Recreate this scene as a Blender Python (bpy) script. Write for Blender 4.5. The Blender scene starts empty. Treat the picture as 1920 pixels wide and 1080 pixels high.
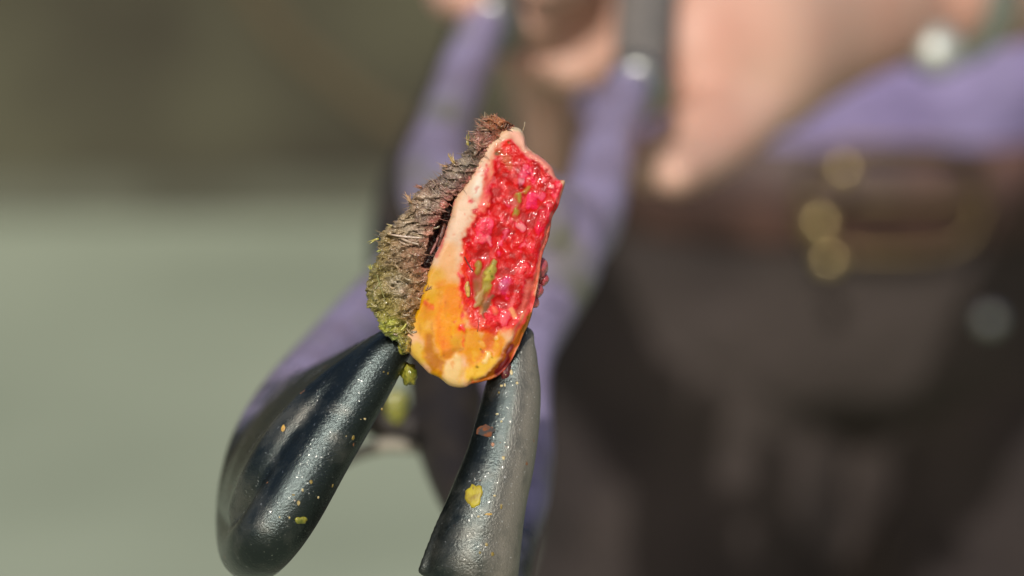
import bpy, bmesh, math, random
import numpy as np
from mathutils import Vector, Matrix

# ------------------------------------------------------------------ camera, world, sun, exposure
SC = bpy.context.scene
COL = SC.collection
PITCH = math.radians(12.0)
CAM = np.array((0.0, 0.0, 1.30))
FW = np.array((0.0, math.cos(PITCH), -math.sin(PITCH)))
RT = np.array((1.0, 0.0, 0.0))
UP = np.array((0.0, math.sin(PITCH), math.cos(PITCH)))
K = 0.36 / 1920.0                      # tangent per pixel of the 1920 frame (36 mm sensor, 100 mm lens)
cd = bpy.data.cameras.new('camera')
cam = bpy.data.objects.new('camera', cd)
COL.objects.link(cam)
cam.location = CAM
cam.rotation_euler = (math.pi / 2 - PITCH, 0, 0)
cd.lens = 100; cd.sensor_width = 36; cd.clip_start = 0.01; cd.clip_end = 500
cd.dof.use_dof = True
cd.dof.focus_distance = 0.549
cd.dof.aperture_fstop = 7.4
SC.camera = cam

SUN_EL = math.radians(36)                        # sun behind the camera, a little to its left
# direction from the place to the sun
SUN_DIR = Vector((-0.18, -1.0, 0)).normalized() * math.cos(SUN_EL) + Vector((0, 0, math.sin(SUN_EL)))
w = bpy.data.worlds.new('World'); SC.world = w; w.use_nodes = True
nt = w.node_tree
sky = nt.nodes.new('ShaderNodeTexSky'); sky.sky_type = 'NISHITA'; sky.sun_disc = False
sky.sun_elevation = SUN_EL
sky.sun_rotation = math.atan2(SUN_DIR.x, SUN_DIR.y)
sky.dust_density = 3.0; sky.ozone_density = 0.6
bg = nt.nodes['Background']; bg.inputs['Strength'].default_value = 0.09
nt.links.new(sky.outputs[0], bg.inputs[0])
sl = bpy.data.lights.new('sun', 'SUN'); sl.energy = 3.6; sl.angle = math.radians(0.6); sl.color = (1.0, 0.95, 0.88)
so = bpy.data.objects.new('sun', sl); COL.objects.link(so)
so.rotation_euler = SUN_DIR.to_track_quat('Z', 'Y').to_euler()
SC.view_settings.view_transform = 'Standard'; SC.view_settings.look = 'None'
SC.view_settings.exposure = 0.0; SC.view_settings.gamma = 1.0

# ------------------------------------------------------------------ helpers
def at(px, py, d):
    """world point seen in the direction of a pixel, d metres in front of the lens"""
    return CAM + d * (FW + (px - 960) * K * RT + (540 - py) * K * UP)

def tag(o, label=None, cat=None, group=None, kind=None):
    if label: o['label'] = label
    if cat: o['category'] = cat
    if group: o['group'] = group
    if kind: o['kind'] = kind
    return o

def empty(name, loc):
    o = bpy.data.objects.new(name, None); COL.objects.link(o); o.location = loc
    o.empty_display_size = 0.01
    return o

def link(name, me, mats, parent=None, smooth=True):
    o = bpy.data.objects.new(name, me); COL.objects.link(o)
    for m in (mats if isinstance(mats, (list, tuple)) else [mats]):
        me.materials.append(m)
    if smooth and len(me.polygons):
        me.polygons.foreach_set('use_smooth', np.ones(len(me.polygons), bool))
    if parent:
        o.parent = parent
        o.matrix_parent_inverse = Matrix.Translation(-Vector(parent.location)) if not parent.parent else Matrix()
    return o

def mesh_np(name, V, F):
    me = bpy.data.meshes.new(name)
    V = np.asarray(V, np.float32); F = np.asarray(F, np.int32)
    n = F.shape[1]
    me.vertices.add(len(V)); me.vertices.foreach_set('co', V.ravel())
    me.loops.add(F.size); me.loops.foreach_set('vertex_index', F.ravel())
    me.polygons.add(len(F)); me.polygons.foreach_set('loop_start', np.arange(0, F.size, n, dtype=np.int32))
    me.polygons.foreach_set('loop_total', np.full(len(F), n, np.int32))
    me.update(calc_edges=True)
    return me

# --- numpy value noise
RNG = np.random.RandomState(7)
LAT = RNG.rand(64, 64, 64).astype(np.float32) * 2 - 1
def vnoise(x, y, z=0.0):
    x, y, z = np.broadcast_arrays(np.asarray(x, float), np.asarray(y, float), np.asarray(z, float))
    xi, yi, zi = np.floor(x).astype(int), np.floor(y).astype(int), np.floor(z).astype(int)
    fx, fy, fz = x - xi, y - yi, z - zi
    fx = fx * fx * fx * (fx * (fx * 6 - 15) + 10); fy = fy * fy * fy * (fy * (fy * 6 - 15) + 10); fz = fz * fz * (3 - 2 * fz)
    g = lambda a, b, c: LAT[(xi + a) & 63, (yi + b) & 63, (zi + c) & 63]
    def l(a, b, t): return a + (b - a) * t
    return l(l(l(g(0,0,0), g(1,0,0), fx), l(g(0,1,0), g(1,1,0), fx), fy),
             l(l(g(0,0,1), g(1,0,1), fx), l(g(0,1,1), g(1,1,1), fx), fy), fz)
def fbm(x, y, z=0.0, o=4, gain=0.5):
    s, a, t = 0.0, 1.0, 0.0
    for i in range(o):
        s = s + a * vnoise(x * 2**i + 17.3 * i, y * 2**i + 5.1 * i, z * 2**i + 3.7 * i); t += a; a *= gain
    return s / t
def ridged(x, y, z=0.0, o=3):
    s, a, t = 0.0, 1.0, 0.0
    for i in range(o):
        s = s + a * (1 - 2 * np.abs(vnoise(x * 2**i + 9.1 * i, y * 2**i + 2.3 * i, z + 4.4 * i))); t += a; a *= 0.55
    return s / t
def lin(c):
    c = np.asarray(c, float) / 255.0
    return np.where(c <= 0.04045, c / 12.92, ((c + 0.055) / 1.055) ** 2.4)

# --- tapered tube chain (points, radii) -> mesh; several chains can be unioned by a voxel remesh
def catmull(P, n):
    P = np.asarray(P, float); out = []
    Q = np.vstack([2 * P[0] - P[1], P, 2 * P[-1] - P[-2]])
    for i in range(1, len(Q) - 2):
        for k in range(n):
            t = k / n
            out.append(0.5 * ((2 * Q[i]) + (-Q[i-1] + Q[i+1]) * t + (2*Q[i-1] - 5*Q[i] + 4*Q[i+1] - Q[i+2]) * t*t
                              + (-Q[i-1] + 3*Q[i] - 3*Q[i+1] + Q[i+2]) * t**3))
    out.append(P[-1])
    return np.array(out)

def tube_geo(pts, seg=20, sub=6, caps=True, squash=(1, 1), ref=None):
    """pts: rows x,y,z,r. rounded ends."""
    C = catmull(pts, sub) if sub > 1 else np.asarray(pts, float)
    c, r = C[:, :3], np.maximum(C[:, 3], 1e-5)
    T = np.gradient(c, axis=0); T /= np.linalg.norm(T, axis=1)[:, None] + 1e-12
    if caps:
        k = np.array([1.0, .92, .75, .5, .2])
        h = np.sqrt(1 - (1 - k) ** 2)  # not exact sphere, rounded
        a = [(c[0] - T[0] * r[0] * math.sin(q), r[0] * math.cos(q), T[0]) for q in (1.5, 1.15, .8, .4)]
        b = [(c[-1] + T[-1] * r[-1] * math.sin(q), r[-1] * math.cos(q), T[-1]) for q in (.4, .8, 1.15, 1.5)]
        c = np.vstack([[p[0] for p in a], c, [p[0] for p in b]])
        r = np.concatenate([[p[1] for p in a], r, [p[1] for p in b]])
        T = np.vstack([[p[2] for p in a], T, [p[2] for p in b]])
    n = len(c)
    N = np.zeros((n, 3)); v = np.array(ref if ref is not None else (0.13, 0.2, 0.97))
    for i in range(n):
        v = v - T[i] * v.dot(T[i])
        if np.linalg.norm(v) < 1e-6: v = np.cross(T[i], (1, 0, 0))
        v /= np.linalg.norm(v); N[i] = v
        if ref is not None: v = np.array(ref, float)
    B = np.cross(T, N)
    th = np.linspace(0, 2 * math.pi, seg, endpoint=False)
    V = c[:, None, :] + r[:, None, None] * (np.cos(th)[None, :, None] * N[:, None, :] * squash[0] + np.sin(th)[None, :, None] * B[:, None, :] * squash[1])
    V = V.reshape(-1, 3)
    i, j = np.meshgrid(np.arange(n - 1), np.arange(seg), indexing='ij')
    a0 = (i * seg + j).ravel(); a1 = (i * seg + (j + 1) % seg).ravel()
    F = np.stack([a0, a1, a1 + seg, a0 + seg], 1)
    V = np.vstack([V, c[0], c[-1]])
    j = np.arange(seg)
    F2 = np.stack([np.full(seg, n * seg), (j + 1) % seg, j, j], 1)
    F3 = np.stack([np.full(seg, n * seg + 1), (n - 1) * seg + j, (n - 1) * seg + (j + 1) % seg, (n - 1) * seg + (j + 1) % seg], 1)
    return V, F, np.vstack([F2[:, :3], F3[:, :3]])

class Geo:
    def __init__(s): s.V, s.Q, s.T, s.n = [], [], [], 0
    def add(s, V, Q=None, T=None):
        s.V.append(np.asarray(V, float))
        if Q is not None and len(Q): s.Q.append(np.asarray(Q) + s.n)
        if T is not None and len(T): s.T.append(np.asarray(T) + s.n)
        s.n += len(V); return s
    def tube(s, pts, **k): return s.add(*tube_geo(pts, **k))
    def mesh(s, name):
        me = bpy.data.meshes.new(name)
        V = np.vstack(s.V).astype(np.float32)
        Q = np.vstack(s.Q) if s.Q else np.zeros((0, 4), int); T = np.vstack(s.T) if s.T else np.zeros((0, 3), int)
        L = np.concatenate([Q.ravel(), T.ravel()]).astype(np.int32)
        st = np.concatenate([np.arange(len(Q)) * 4, len(Q) * 4 + np.arange(len(T)) * 3]).astype(np.int32)
        tot = np.concatenate([np.full(len(Q), 4), np.full(len(T), 3)]).astype(np.int32)
        me.vertices.add(len(V)); me.vertices.foreach_set('co', V.ravel())
        me.loops.add(len(L)); me.loops.foreach_set('vertex_index', L)
        me.polygons.add(len(st)); me.polygons.foreach_set('loop_start', st); me.polygons.foreach_set('loop_total', tot)
        me.update(calc_edges=True); me.validate()
        return me

def remesh(me, voxel, smooth=6):
    o = bpy.data.objects.new('tmp', me); COL.objects.link(o)
    m = o.modifiers.new('r', 'REMESH'); m.mode = 'VOXEL'; m.voxel_size = voxel; m.use_smooth_shade = True
    if smooth:
        q = o.modifiers.new('s', 'SMOOTH'); q.factor = 0.5; q.iterations = smooth
    dg = bpy.context.evaluated_depsgraph_get(); dg.update()
    out = bpy.data.meshes.new_from_object(o.evaluated_get(dg))
    bpy.data.objects.remove(o); bpy.data.meshes.remove(me)
    return out

def get_co(me):
    a = np.empty(len(me.vertices) * 3, np.float32); me.vertices.foreach_get('co', a); return a.reshape(-1, 3).astype(float)
def set_co(me, V): me.vertices.foreach_set('co', np.asarray(V, np.float32).ravel()); me.update()
def get_no(me):
    a = np.empty(len(me.vertices) * 3, np.float32); me.vertices.foreach_get('normal', a); return a.reshape(-1, 3).astype(float)
def set_col(me, C, name='Col'):
    at_ = me.color_attributes.new(name, 'FLOAT_COLOR', 'POINT')
    a = np.ones((len(me.vertices), 4), np.float32); a[:, :3] = C
    at_.data.foreach_set('color', a.ravel())

# --- materials
def mat(name, rgb=(.5, .5, .5), rough=.5, metal=0.0, sss=0.0, srad=(.002, .0008, .0004), coat=0.0, attr=None, noise=None,
        bump=None, spec=0.5, rnoise=None, crough=0.1):
    m = bpy.data.materials.new(name); m.use_nodes = True
    n, l = m.node_tree.nodes, m.node_tree.links
    b = n['Principled BSDF']
    b.inputs['Base Color'].default_value = (*rgb, 1); b.inputs['Roughness'].default_value = rough
    b.inputs['Metallic'].default_value = metal; b.inputs['Specular IOR Level'].default_value = spec
    b.inputs['Coat Weight'].default_value = coat; b.inputs['Coat Roughness'].default_value = crough
    if sss:
        b.inputs['Subsurface Weight'].default_value = sss; b.inputs['Subsurface Radius'].default_value = (1, .35, .2)
        b.inputs['Subsurface Scale'].default_value = srad[0]
    tc = n.new('ShaderNodeTexCoord')
    src = None
    if attr:
        a = n.new('ShaderNodeAttribute'); a.attribute_name = attr; src = a.outputs['Color']
    if noise:                                  # (scale, colour2, low, high, detail)
        sc_, c2, lo, hi, det = noise
        t = n.new('ShaderNodeTexNoise'); t.inputs['Scale'].default_value = sc_; t.inputs['Detail'].default_value = det
        l.new(tc.outputs['Object'], t.inputs['Vector'])
        r = n.new('ShaderNodeMapRange'); r.inputs[1].default_value = lo; r.inputs[2].default_value = hi
        l.new(t.outputs['Fac'], r.inputs[0])
        mx = n.new('ShaderNodeMix'); mx.data_type = 'RGBA'
        l.new(r.outputs[0], mx.inputs[0])
        if src is not None: l.new(src, mx.inputs[6])
        else: mx.inputs[6].default_value = (*rgb, 1)
        mx.inputs[7].default_value = (*c2, 1)
        src = mx.outputs[2]
    if src is not None: l.new(src, b.inputs['Base Color'])
    if rnoise:                                 # (scale, lo, hi)
        t = n.new('ShaderNodeTexNoise'); t.inputs['Scale'].default_value = rnoise[0]; t.inputs['Detail'].default_value = 4
        l.new(tc.outputs['Object'], t.inputs['Vector'])
        r = n.new('ShaderNodeMapRange'); r.inputs[1].default_value = .3; r.inputs[2].default_value = .7
        r.inputs[3].default_value = rnoise[1]; r.inputs[4].default_value = rnoise[2]
        l.new(t.outputs['Fac'], r.inputs[0]); l.new(r.outputs[0], b.inputs['Roughness'])
    prev = None
    for bp in (bump or []):                    # (scale, strength, distance)
        t = n.new('ShaderNodeTexNoise'); t.inputs['Scale'].default_value = bp[0]; t.inputs['Detail'].default_value = 4
        l.new(tc.outputs['Object'], t.inputs['Vector'])
        k = n.new('ShaderNodeBump'); k.inputs['Strength'].default_value = bp[1]; k.inputs['Distance'].default_value = bp[2]
        l.new(t.outputs['Fac'], k.inputs['Height'])
        if prev: l.new(prev.outputs[0], k.inputs['Normal'])
        prev = k
    if prev:
        l.new(prev.outputs[0], b.inputs['Normal'])
        if coat: l.new(prev.outputs[0], b.inputs['Coat Normal'])
    return m

GAIN = 1.25                                     # how much brighter than its albedo a sunlit surface renders
def alb(*c): return tuple(np.clip(lin(c) / GAIN, 0, .85))

M = {}
M['ground'] = mat('pale concrete', (.300, .338, .248), .9, noise=(1.1, (.225, .258, .186), .35, .7, 3))
M['wall'] = mat('olive render', (.026, .022, .012), .9, noise=(.8, (.080, .078, .045), .40, .62, 3))
M['flesh'] = mat('wet flesh', attr='Col', rough=.5, sss=.2, srad=(.001,), coat=.25, crough=.08, spec=.2,
                 bump=[(600, .15, .00012), (3200, .2, .00004)], rnoise=(500, .36, .6))
def wet_drive(m, hi):
    n, l = m.node_tree.nodes, m.node_tree.links; b = n['Principled BSDF']
    a = n.new('ShaderNodeAttribute'); a.attribute_name = 'Wet'
    k = n.new('ShaderNodeMath'); k.operation = 'MULTIPLY'; k.inputs[1].default_value = hi
    l.new(a.outputs['Fac'], k.inputs[0]); l.new(k.outputs[0], b.inputs['Coat Weight'])
wet_drive(M['flesh'], .7)
M['crust'] = mat('wet fibrous crust', attr='Col', rough=.38, coat=.75, crough=.16,
                 bump=[(600, .25, .0003), (2400, .25, .00006)], rnoise=(900, .15, .5))
M['fibre'] = mat('wet fibre', attr='Col', rough=.35, coat=.3, bump=[(2500, .3, .0002)])
M['clot'] = mat('dark wet clot', alb(175, 70, 78), .16, sss=.4, srad=(.0015,), coat=1.0, crough=.05, noise=(260, alb(225, 110, 110), .45, .7, 3), bump=[(350, .3, .0004)])
M['blood'] = mat('dark drying blood', alb(96, 22, 24), .2, sss=.2, srad=(.001,), coat=.8, crough=.08, noise=(500, alb(60, 12, 14), .4, .7, 3), bump=[(600, .4, .0004)])
M['mush'] = mat('green feed mush', alb(150, 145, 50), .35, sss=.2, srad=(.001,), coat=.5, noise=(700, alb(90, 100, 30), .4, .65, 4), bump=[(900, .6, .0006)])
M['flake'] = mat('dry yellow flake', alb(175, 160, 40), .5, noise=(500, alb(130, 105, 35), .45, .7, 3), bump=[(900, .4, .0004)])
M['straw'] = mat('dark straw', alb(70, 50, 45), .4, noise=(1500, alb(130, 100, 80), .5, .7, 3))
M['seed'] = mat('seed husk', alb(205, 165, 80), .4, coat=.4, noise=(1200, alb(170, 120, 60), .5, .7, 3), bump=[(900, .3, .0003)])
M['hair'] = mat('pale hair', alb(190, 175, 150), .35, noise=(900, alb(150, 120, 90), .4, .7, 2))
M['skin'] = mat('skin', alb(212, 170, 150), .55, sss=.12, srad=(.004,), noise=(22, alb(204, 150, 130), .4, .7, 3), bump=[(300, .25, .001)])
M['shirt'] = mat('lavender cotton', alb(182, 168, 220), .8, noise=(12, alb(122, 106, 162), .4, .7, 3), bump=[(25, .6, .02)])
M['trouser'] = mat('brown twill', (.048, .038, .034), .95, spec=.2, noise=(8, (.028, .022, .021), .4, .65, 4), bump=[(14, .7, .03), (900, .2, .001)])
M['belt'] = mat('brown leather', (.040, .018, .014), .6, noise=(30, (.10, .048, .036), .45, .7, 4), bump=[(120, .4, .002)])
M['brass'] = mat('brass', (.15, .105, .045), .42, metal=.7, noise=(60, (.07, .05, .025), .4, .7, 3), bump=[(90, .3, .002)])
M['dial'] = mat('brushed pale metal', (.34, .36, .33), .45, metal=.5, noise=(200, (.2, .2, .19), .4, .7, 3))
M['glint_stud'] = mat('bright brass stud', (.85, .66, .30), .3, metal=.9, noise=(90, (.6, .45, .2), .4, .7, 3))
M['chrome'] = mat('polished metal', (.5, .52, .5), .26, metal=1.0, noise=(90, (.5, .5, .48), .4, .7, 3))
M['grip'] = mat('dark rubber grip', (.12, .11, .10), .7, noise=(120, (.17, .155, .14), .4, .7, 3), bump=[(400, .4, .001)])
M['boot'] = mat('brown boot leather', (.06, .035, .02), .6, noise=(40, (.1, .06, .04), .4, .7, 3), bump=[(90, .4, .002)])
M['hairdark'] = mat('brown hair', (.05, .03, .02), .6, noise=(60, (.09, .055, .035), .4, .7, 3), bump=[(200, .6, .004)])

def tool_material():
    """painted lavender behind, bare oily dark steel towards the jaws, rust, spots of dried films, and a beige flank reflection put into the colour"""
    m = bpy.data.materials.new('forceps steel and paint'); m.use_nodes = True
    n, l = m.node_tree.nodes, m.node_tree.links
    b = n['Principled BSDF']
    g = n.new('ShaderNodeNewGeometry')
    def noise(s, d=4, lo=.4, hi=.6, ro=.5):
        t = n.new('ShaderNodeTexNoise'); t.inputs['Scale'].default_value = s; t.inputs['Detail'].default_value = d
        t.inputs['Roughness'].default_value = ro
        l.new(g.outputs['Position'], t.inputs['Vector'])
        r = n.new('ShaderNodeMapRange'); r.inputs[1].default_value = lo; r.inputs[2].default_value = hi
        l.new(t.outputs['Fac'], r.inputs[0]); return r.outputs[0]
    def math_(op, a, b_=None):
        k = n.new('ShaderNodeMath'); k.operation = op; k.use_clamp = False
        for i, v in enumerate((a, b_)):
            if v is None: continue
            if isinstance(v, (int, float)): k.inputs[i].default_value = v
            else: l.new(v, k.inputs[i])
        return k.outputs[0]
    def mix(f, a, c):
        k = n.new('ShaderNodeMix'); k.data_type = 'RGBA'; l.new(f, k.inputs[0])
        for i, v in ((6, a), (7, c)):
            if isinstance(v, tuple): k.inputs[i].default_value = (*v, 1)
            else: l.new(v, k.inputs[i])
        return k.outputs[2]
    def mixf(f, a, c):
        k = n.new('ShaderNodeMix'); k.data_type = 'FLOAT'; l.new(f, k.inputs[0])
        for i, v in ((2, a), (3, c)):
            if isinstance(v, (int, float)): k.inputs[i].default_value = v
            else: l.new(v, k.inputs[i])
        return k.outputs[0]
    s = n.new('ShaderNodeSeparateXYZ'); l.new(g.outputs['Position'], s.inputs[0])
    wear = noise(90, 5, .3, .7)
    y = math_('ADD', s.outputs['Y'], math_('MULTIPLY', wear, .03))
    r = n.new('ShaderNodeMapRange'); r.inputs[1].default_value = .600; r.inputs[2].default_value = .640; l.new(y, r.inputs[0])
    chip = noise(260, 4, .66, .70)
    paint = math_('MULTIPLY', r.outputs[0], math_('SUBTRACT', 1.0, chip))
    fa = n.new('ShaderNodeAttribute'); fa.attribute_name = 'FlankSheen'
    film_sheen = math_('MAXIMUM', math_('MULTIPLY', noise(70, 6, .50, .68, .6), .4), math_('MULTIPLY', fa.outputs['Fac'], noise(300, 5, -.3, .5)))
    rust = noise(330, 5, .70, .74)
    steel = mix(film_sheen, (.052, .064, .062), (.21, .19, .155))
    steel = mix(noise(1900, 3, .66, .76), steel, (.62, .62, .58))  # fine bright flecks: sparkle put into the steel colour
    steel = mix(rust, steel, (.22, .085, .03))
    lav = mix(noise(40, 3, .4, .62), alb(156, 145, 178), alb(136, 124, 148))
    lav = mix(noise(28, 4, .52, .66), lav, alb(118, 116, 100))
    col = mix(paint, steel, lav)
    l.new(col, b.inputs['Base Color'])
    met = math_('MULTIPLY', math_('SUBTRACT', 1.0, paint), math_('SUBTRACT', .95, math_('MULTIPLY', math_('MAXIMUM', rust, math_('MULTIPLY', film_sheen, .7)), .9)))
    l.new(met, b.inputs['Metallic'])
    ro = mixf(film_sheen, .2, .45)
    ro = mixf(noise(1900, 3, .66, .76), ro, .2)
    l.new(mixf(paint, ro, .35), b.inputs['Roughness'])
    t1 = n.new('ShaderNodeTexNoise'); t1.inputs['Scale'].default_value = 2400; t1.inputs['Detail'].default_value = 8; t1.inputs['Roughness'].default_value = .62; l.new(g.outputs['Position'], t1.inputs['Vector'])
    t2 = n.new('ShaderNodeTexNoise'); t2.inputs['Scale'].default_value = 220; t2.inputs['Detail'].default_value = 3; l.new(g.outputs['Position'], t2.inputs['Vector'])
    k1 = n.new('ShaderNodeBump'); k1.inputs['Strength'].default_value = .7; k1.inputs['Distance'].default_value = .00022; l.new(t1.outputs['Fac'], k1.inputs['Height'])
    k2 = n.new('ShaderNodeBump'); k2.inputs['Strength'].default_value = .12; k2.inputs['Distance'].default_value = .001; l.new(t2.outputs['Fac'], k2.inputs['Height'])
    l.new(k1.outputs[0], k2.inputs['Normal']); l.new(k2.outputs[0], b.inputs['Normal'])
    return m
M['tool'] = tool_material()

# ------------------------------------------------------------------ ground and wall
def quadmesh(name, pts, faces): 
    me = bpy.data.meshes.new(name); me.from_pydata([tuple(p) for p in pts], [], faces); me.update(); return me
link_g = link('ground', quadmesh('ground', [(-60, -60, 0), (60, -60, 0), (60, 60, 0), (-60, 60, 0)], [(0, 1, 2, 3)]), M['ground'], smooth=False)
tag(link_g, 'pale grey green concrete yard', kind='structure')

def box(name, c, s, m, parent=None, bev=0.0):
    bm = bmesh.new(); bmesh.ops.create_cube(bm, size=1)
    bmesh.ops.scale(bm, verts=bm.verts, vec=s); bmesh.ops.translate(bm, verts=bm.verts, vec=c)
    if bev: bmesh.ops.bevel(bm, geom=bm.edges[:], offset=bev, segments=2, affect='EDGES')
    me = bpy.data.meshes.new(name); bm.to_mesh(me); bm.free()
    return link(name, me, m, parent, smooth=False)
WY = 1.3 / math.tan(PITCH - math.atan((540 - 402) * K))
wall = empty('yard_wall', (0, WY + .12, 0))
tag(wall, 'olive rendered wall far behind, above the pale concrete', 'wall')
box('wall_panel', (0, WY + .12, 1.6), (16, .2, 3.2), M['wall'], wall)
box('plinth', (0, WY - .01, .045), (16, .1, .09), mat('dirty plinth', (.10, .105, .075), .9, noise=(2, (.06, .06, .04), .4, .6, 3)), wall, .01)
box('coping', (0, WY + .12, 3.24), (16.1, .3, .08), M['ground'], wall, .01)

g = Geo(); g.tube([(*at(x, y, 3.0), .014) for x, y in ((380, -260), (450, -60), (530, 60), (650, 165), (790, 262), (960, 330), (1160, 370))], seg=14)
tag(link('rope', g.mesh('rope'), mat('brown rope', (.05, .038, .018), .9, noise=(60, (.08, .06, .03), .4, .6, 3), bump=[(200, .5, .004)])), 'brown rope sagging out of focus in front of the olive wall', 'rope')
# ------------------------------------------------------------------ forceps
def chain(rows):                                # rows of pixel x, y, depth, radius in pixels at that depth
    return np.array([(*at(x, y, d), r * K * d) for x, y, d, r in rows])

LJ = [(755,630,.5570,23),(740,650,.5565,35),(710,683,.5560,46),(662,757,.5545,53),(600,852,.5525,60),(538,955,.5505,64),(494,1016,.552,62),(469,1030,.568,58),
      (452,985,.592,48),(458,910,.606,48),(486,828,.622,52),(540,748,.645,56),(612,672,.685,58),(700,590,.73,66),(800,500,.77,80),(880,440,.79,95)]
RJ = [(984,630,.5575,19),(976,652,.557,32),(968,685,.5565,43),(962,730,.556,53),(952,795,.5545,60),(937,865,.553,66),(916,935,.5515,73),(898,1005,.551,82),
      (884,1080,.552,88),(876,1150,.564,86),(890,1190,.598,72),(930,1120,.615,58),(957,1020,.635,50),(982,930,.655,50),(992,840,.675,47),(988,750,.70,46),
      (990,665,.73,50),(1020,580,.76,62),(1050,490,.78,80),(1030,430,.79,95)]
tool = empty('tooth_forceps', at(930, 440, .79))
tag(tool, 'long forceps with lavender painted handles and two curved dark steel jaws gripping the specimen', 'forceps')
# left jaw with the web that fills its bend
g = Geo(); g.tube(chain(LJ), seg=28)
FRT = np.array([(722,644,.5575,27),(668,700,.5575,42),(610,760,.5575,54),(560,824,.557,60),(515,895,.558,62),(487,960,.563,60)], float)
REA = np.array([(575,742,.645,46),(556,752,.642,50),(525,792,.632,50),(492,838,.62,50),(468,895,.608,50),(458,950,.595,50)], float)
for q in np.linspace(0, 1, 12): g.tube(chain(FRT * (1 - q) + REA * q), seg=18)
link('jaw', remesh(g.mesh('jaw'), .0006, 14), M['tool'], tool)
g = Geo(); g.tube(chain(RJ), seg=28)
g.tube(chain([(926,700,.5555,6),(906,765,.5535,7),(882,850,.5515,8),(850,930,.5495,9),(822,990,.549,9),(792,1070,.549,10)]), seg=12)
g.tube(chain([(915,600,.78,50),(905,700,.775,42),(898,780,.76,30)]), seg=16)
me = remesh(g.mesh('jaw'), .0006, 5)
q = np.clip((get_no(me) @ RT - .02) / .55, 0, 1) * np.clip((.60 - get_co(me)[:, 1] * 1.0) / .02, 0, 1); set_col(me, np.stack([q] * 3, 1), 'FlankSheen')  # beige reflection on the right-facing flank, put into the steel colour
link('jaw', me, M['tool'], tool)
# handles, cheeks of the joint
g = Geo(); g.tube(chain([(940,-60,.97,40),(915,20,.955,42),(884,100,.925,45),(846,200,.885,47),(827,262,.865,53),(815,315,.845,66),(832,370,.82,78),(900,450,.80,95)]), seg=26)
link('handle', remesh(g.mesh('handle'), .0011, 5), M['tool'], tool)
g = Geo(); g.tube(chain([(1225,-40,.98,40),(1200,110,.945,42),(1172,180,.915,46),(1141,250,.885,50),(1125,330,.85,58),(1095,420,.82,70),(1030,470,.80,90)]), seg=26)
link('handle', remesh(g.mesh('handle'), .0011, 5), M['tool'], tool)
def cyl_between(p0, p1, r, seg=32, bev=.2):
    a, b = np.array(p0), np.array(p1); T = (b - a)
    return tube_geo([(*a, r * (1 - bev)), (*(a + T * .15), r), (*(b - T * .15), r), (*b, r * (1 - bev))], seg=seg, sub=1, caps=False)
g = Geo(); g.add(*cyl_between(at(960, 430, .765), at(965, 440, .86), .019)); link('hinge_bolt', g.mesh('hinge_bolt'), M['tool'], tool)
M['collar'] = mat('dull ring metal', (.30, .31, .29), .34, metal=.9, noise=(90, (.2, .2, .18), .4, .7, 3))
# dark inner stop between the jaws
g = Geo()
g.tube(chain([(800,620,.75,50),(835,720,.735,70),(838,800,.72,66),(852,890,.70,50),(880,980,.68,35)]), seg=20)
g.tube(chain([(620,700,.72,30),(690,770,.72,38),(760,800,.72,40),(830,790,.725,40)]), seg=20)
M['near_black'] = mat('blackened steel', (.018, .014, .013), .6, metal=.2, noise=(90, (.035, .026, .018), .45, .7, 3), bump=[(300, .4, .001)])
link('throat', remesh(g.mesh('throat'), .001, 5), M['near_black'], tool)
g = Geo(); g.tube(chain([(866,60,1.02,22),(808,210,.98,26),(756,340,.95,38),(734,450,.93,42),(730,530,.91,36)]), seg=18)  # dark strip running along behind the left handle
link('dark_strip', remesh(g.mesh('dark_strip'), .001, 4), M['near_black'], tool)
g = Geo(); g.tube(chain([(635,872,.705,9),(680,846,.71,14),(735,834,.712,15),(780,842,.712,10)]), seg=14)  # lit edge under the throat, its brightness given by a beige colour
link('throat_lit_rim', remesh(g.mesh('throat_lit_rim'), .0008, 3), mat('lit-rim beige steel', (.30, .27, .21), .6, metal=.3, noise=(120, (.15, .12, .08), .45, .7, 3), bump=[(300, .3, .001)]), tool)
for a, b_ in (((917,60,.947), (926,28,.955)), ((1190,178,.922), (1198,150,.930))):
    g = Geo(); g.add(*cyl_between(at(*a), at(*b_), .0112)); link('collar', g.mesh('collar'), M['collar'], tool)
for rows in ([(926,26,.957,50),(960,-90,.98,56),(1000,-200,1.0,58),(1050,-330,1.02,56),(1075,-400,1.03,50)],
             [(1200,146,.931,50),(1210,20,.96,56),(1222,-80,.98,58),(1236,-200,1.0,58),(1248,-300,1.02,50)]):
    g = Geo(); g.tube(chain(rows), seg=24); link('grip', g.mesh('grip'), M['grip'], tool)

# ------------------------------------------------------------------ the specimen: relief and colour worked out on a fine map
X0, Y0, W_, H_ = 660, 190, 420, 560
gx, gy = np.meshgrid(np.arange(W_) + X0, np.arange(H_) + Y0)
wx1 = fbm(gx / 22, gy / 22, 1.5, 4); wy1 = fbm(gx / 22, gy / 22, 7.5, 4)
wx2 = fbm(gx / 7, gy / 7, 11.5, 3); wy2 = fbm(gx / 7, gy / 7, 17.5, 3)
rag = fbm(gx / 9, gy / 9, 23.5, 4)
PX = gx + 7 * wx1 + 3.5 * wx2; PY = gy + 7 * wy1 + 3.5 * wy2

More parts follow.
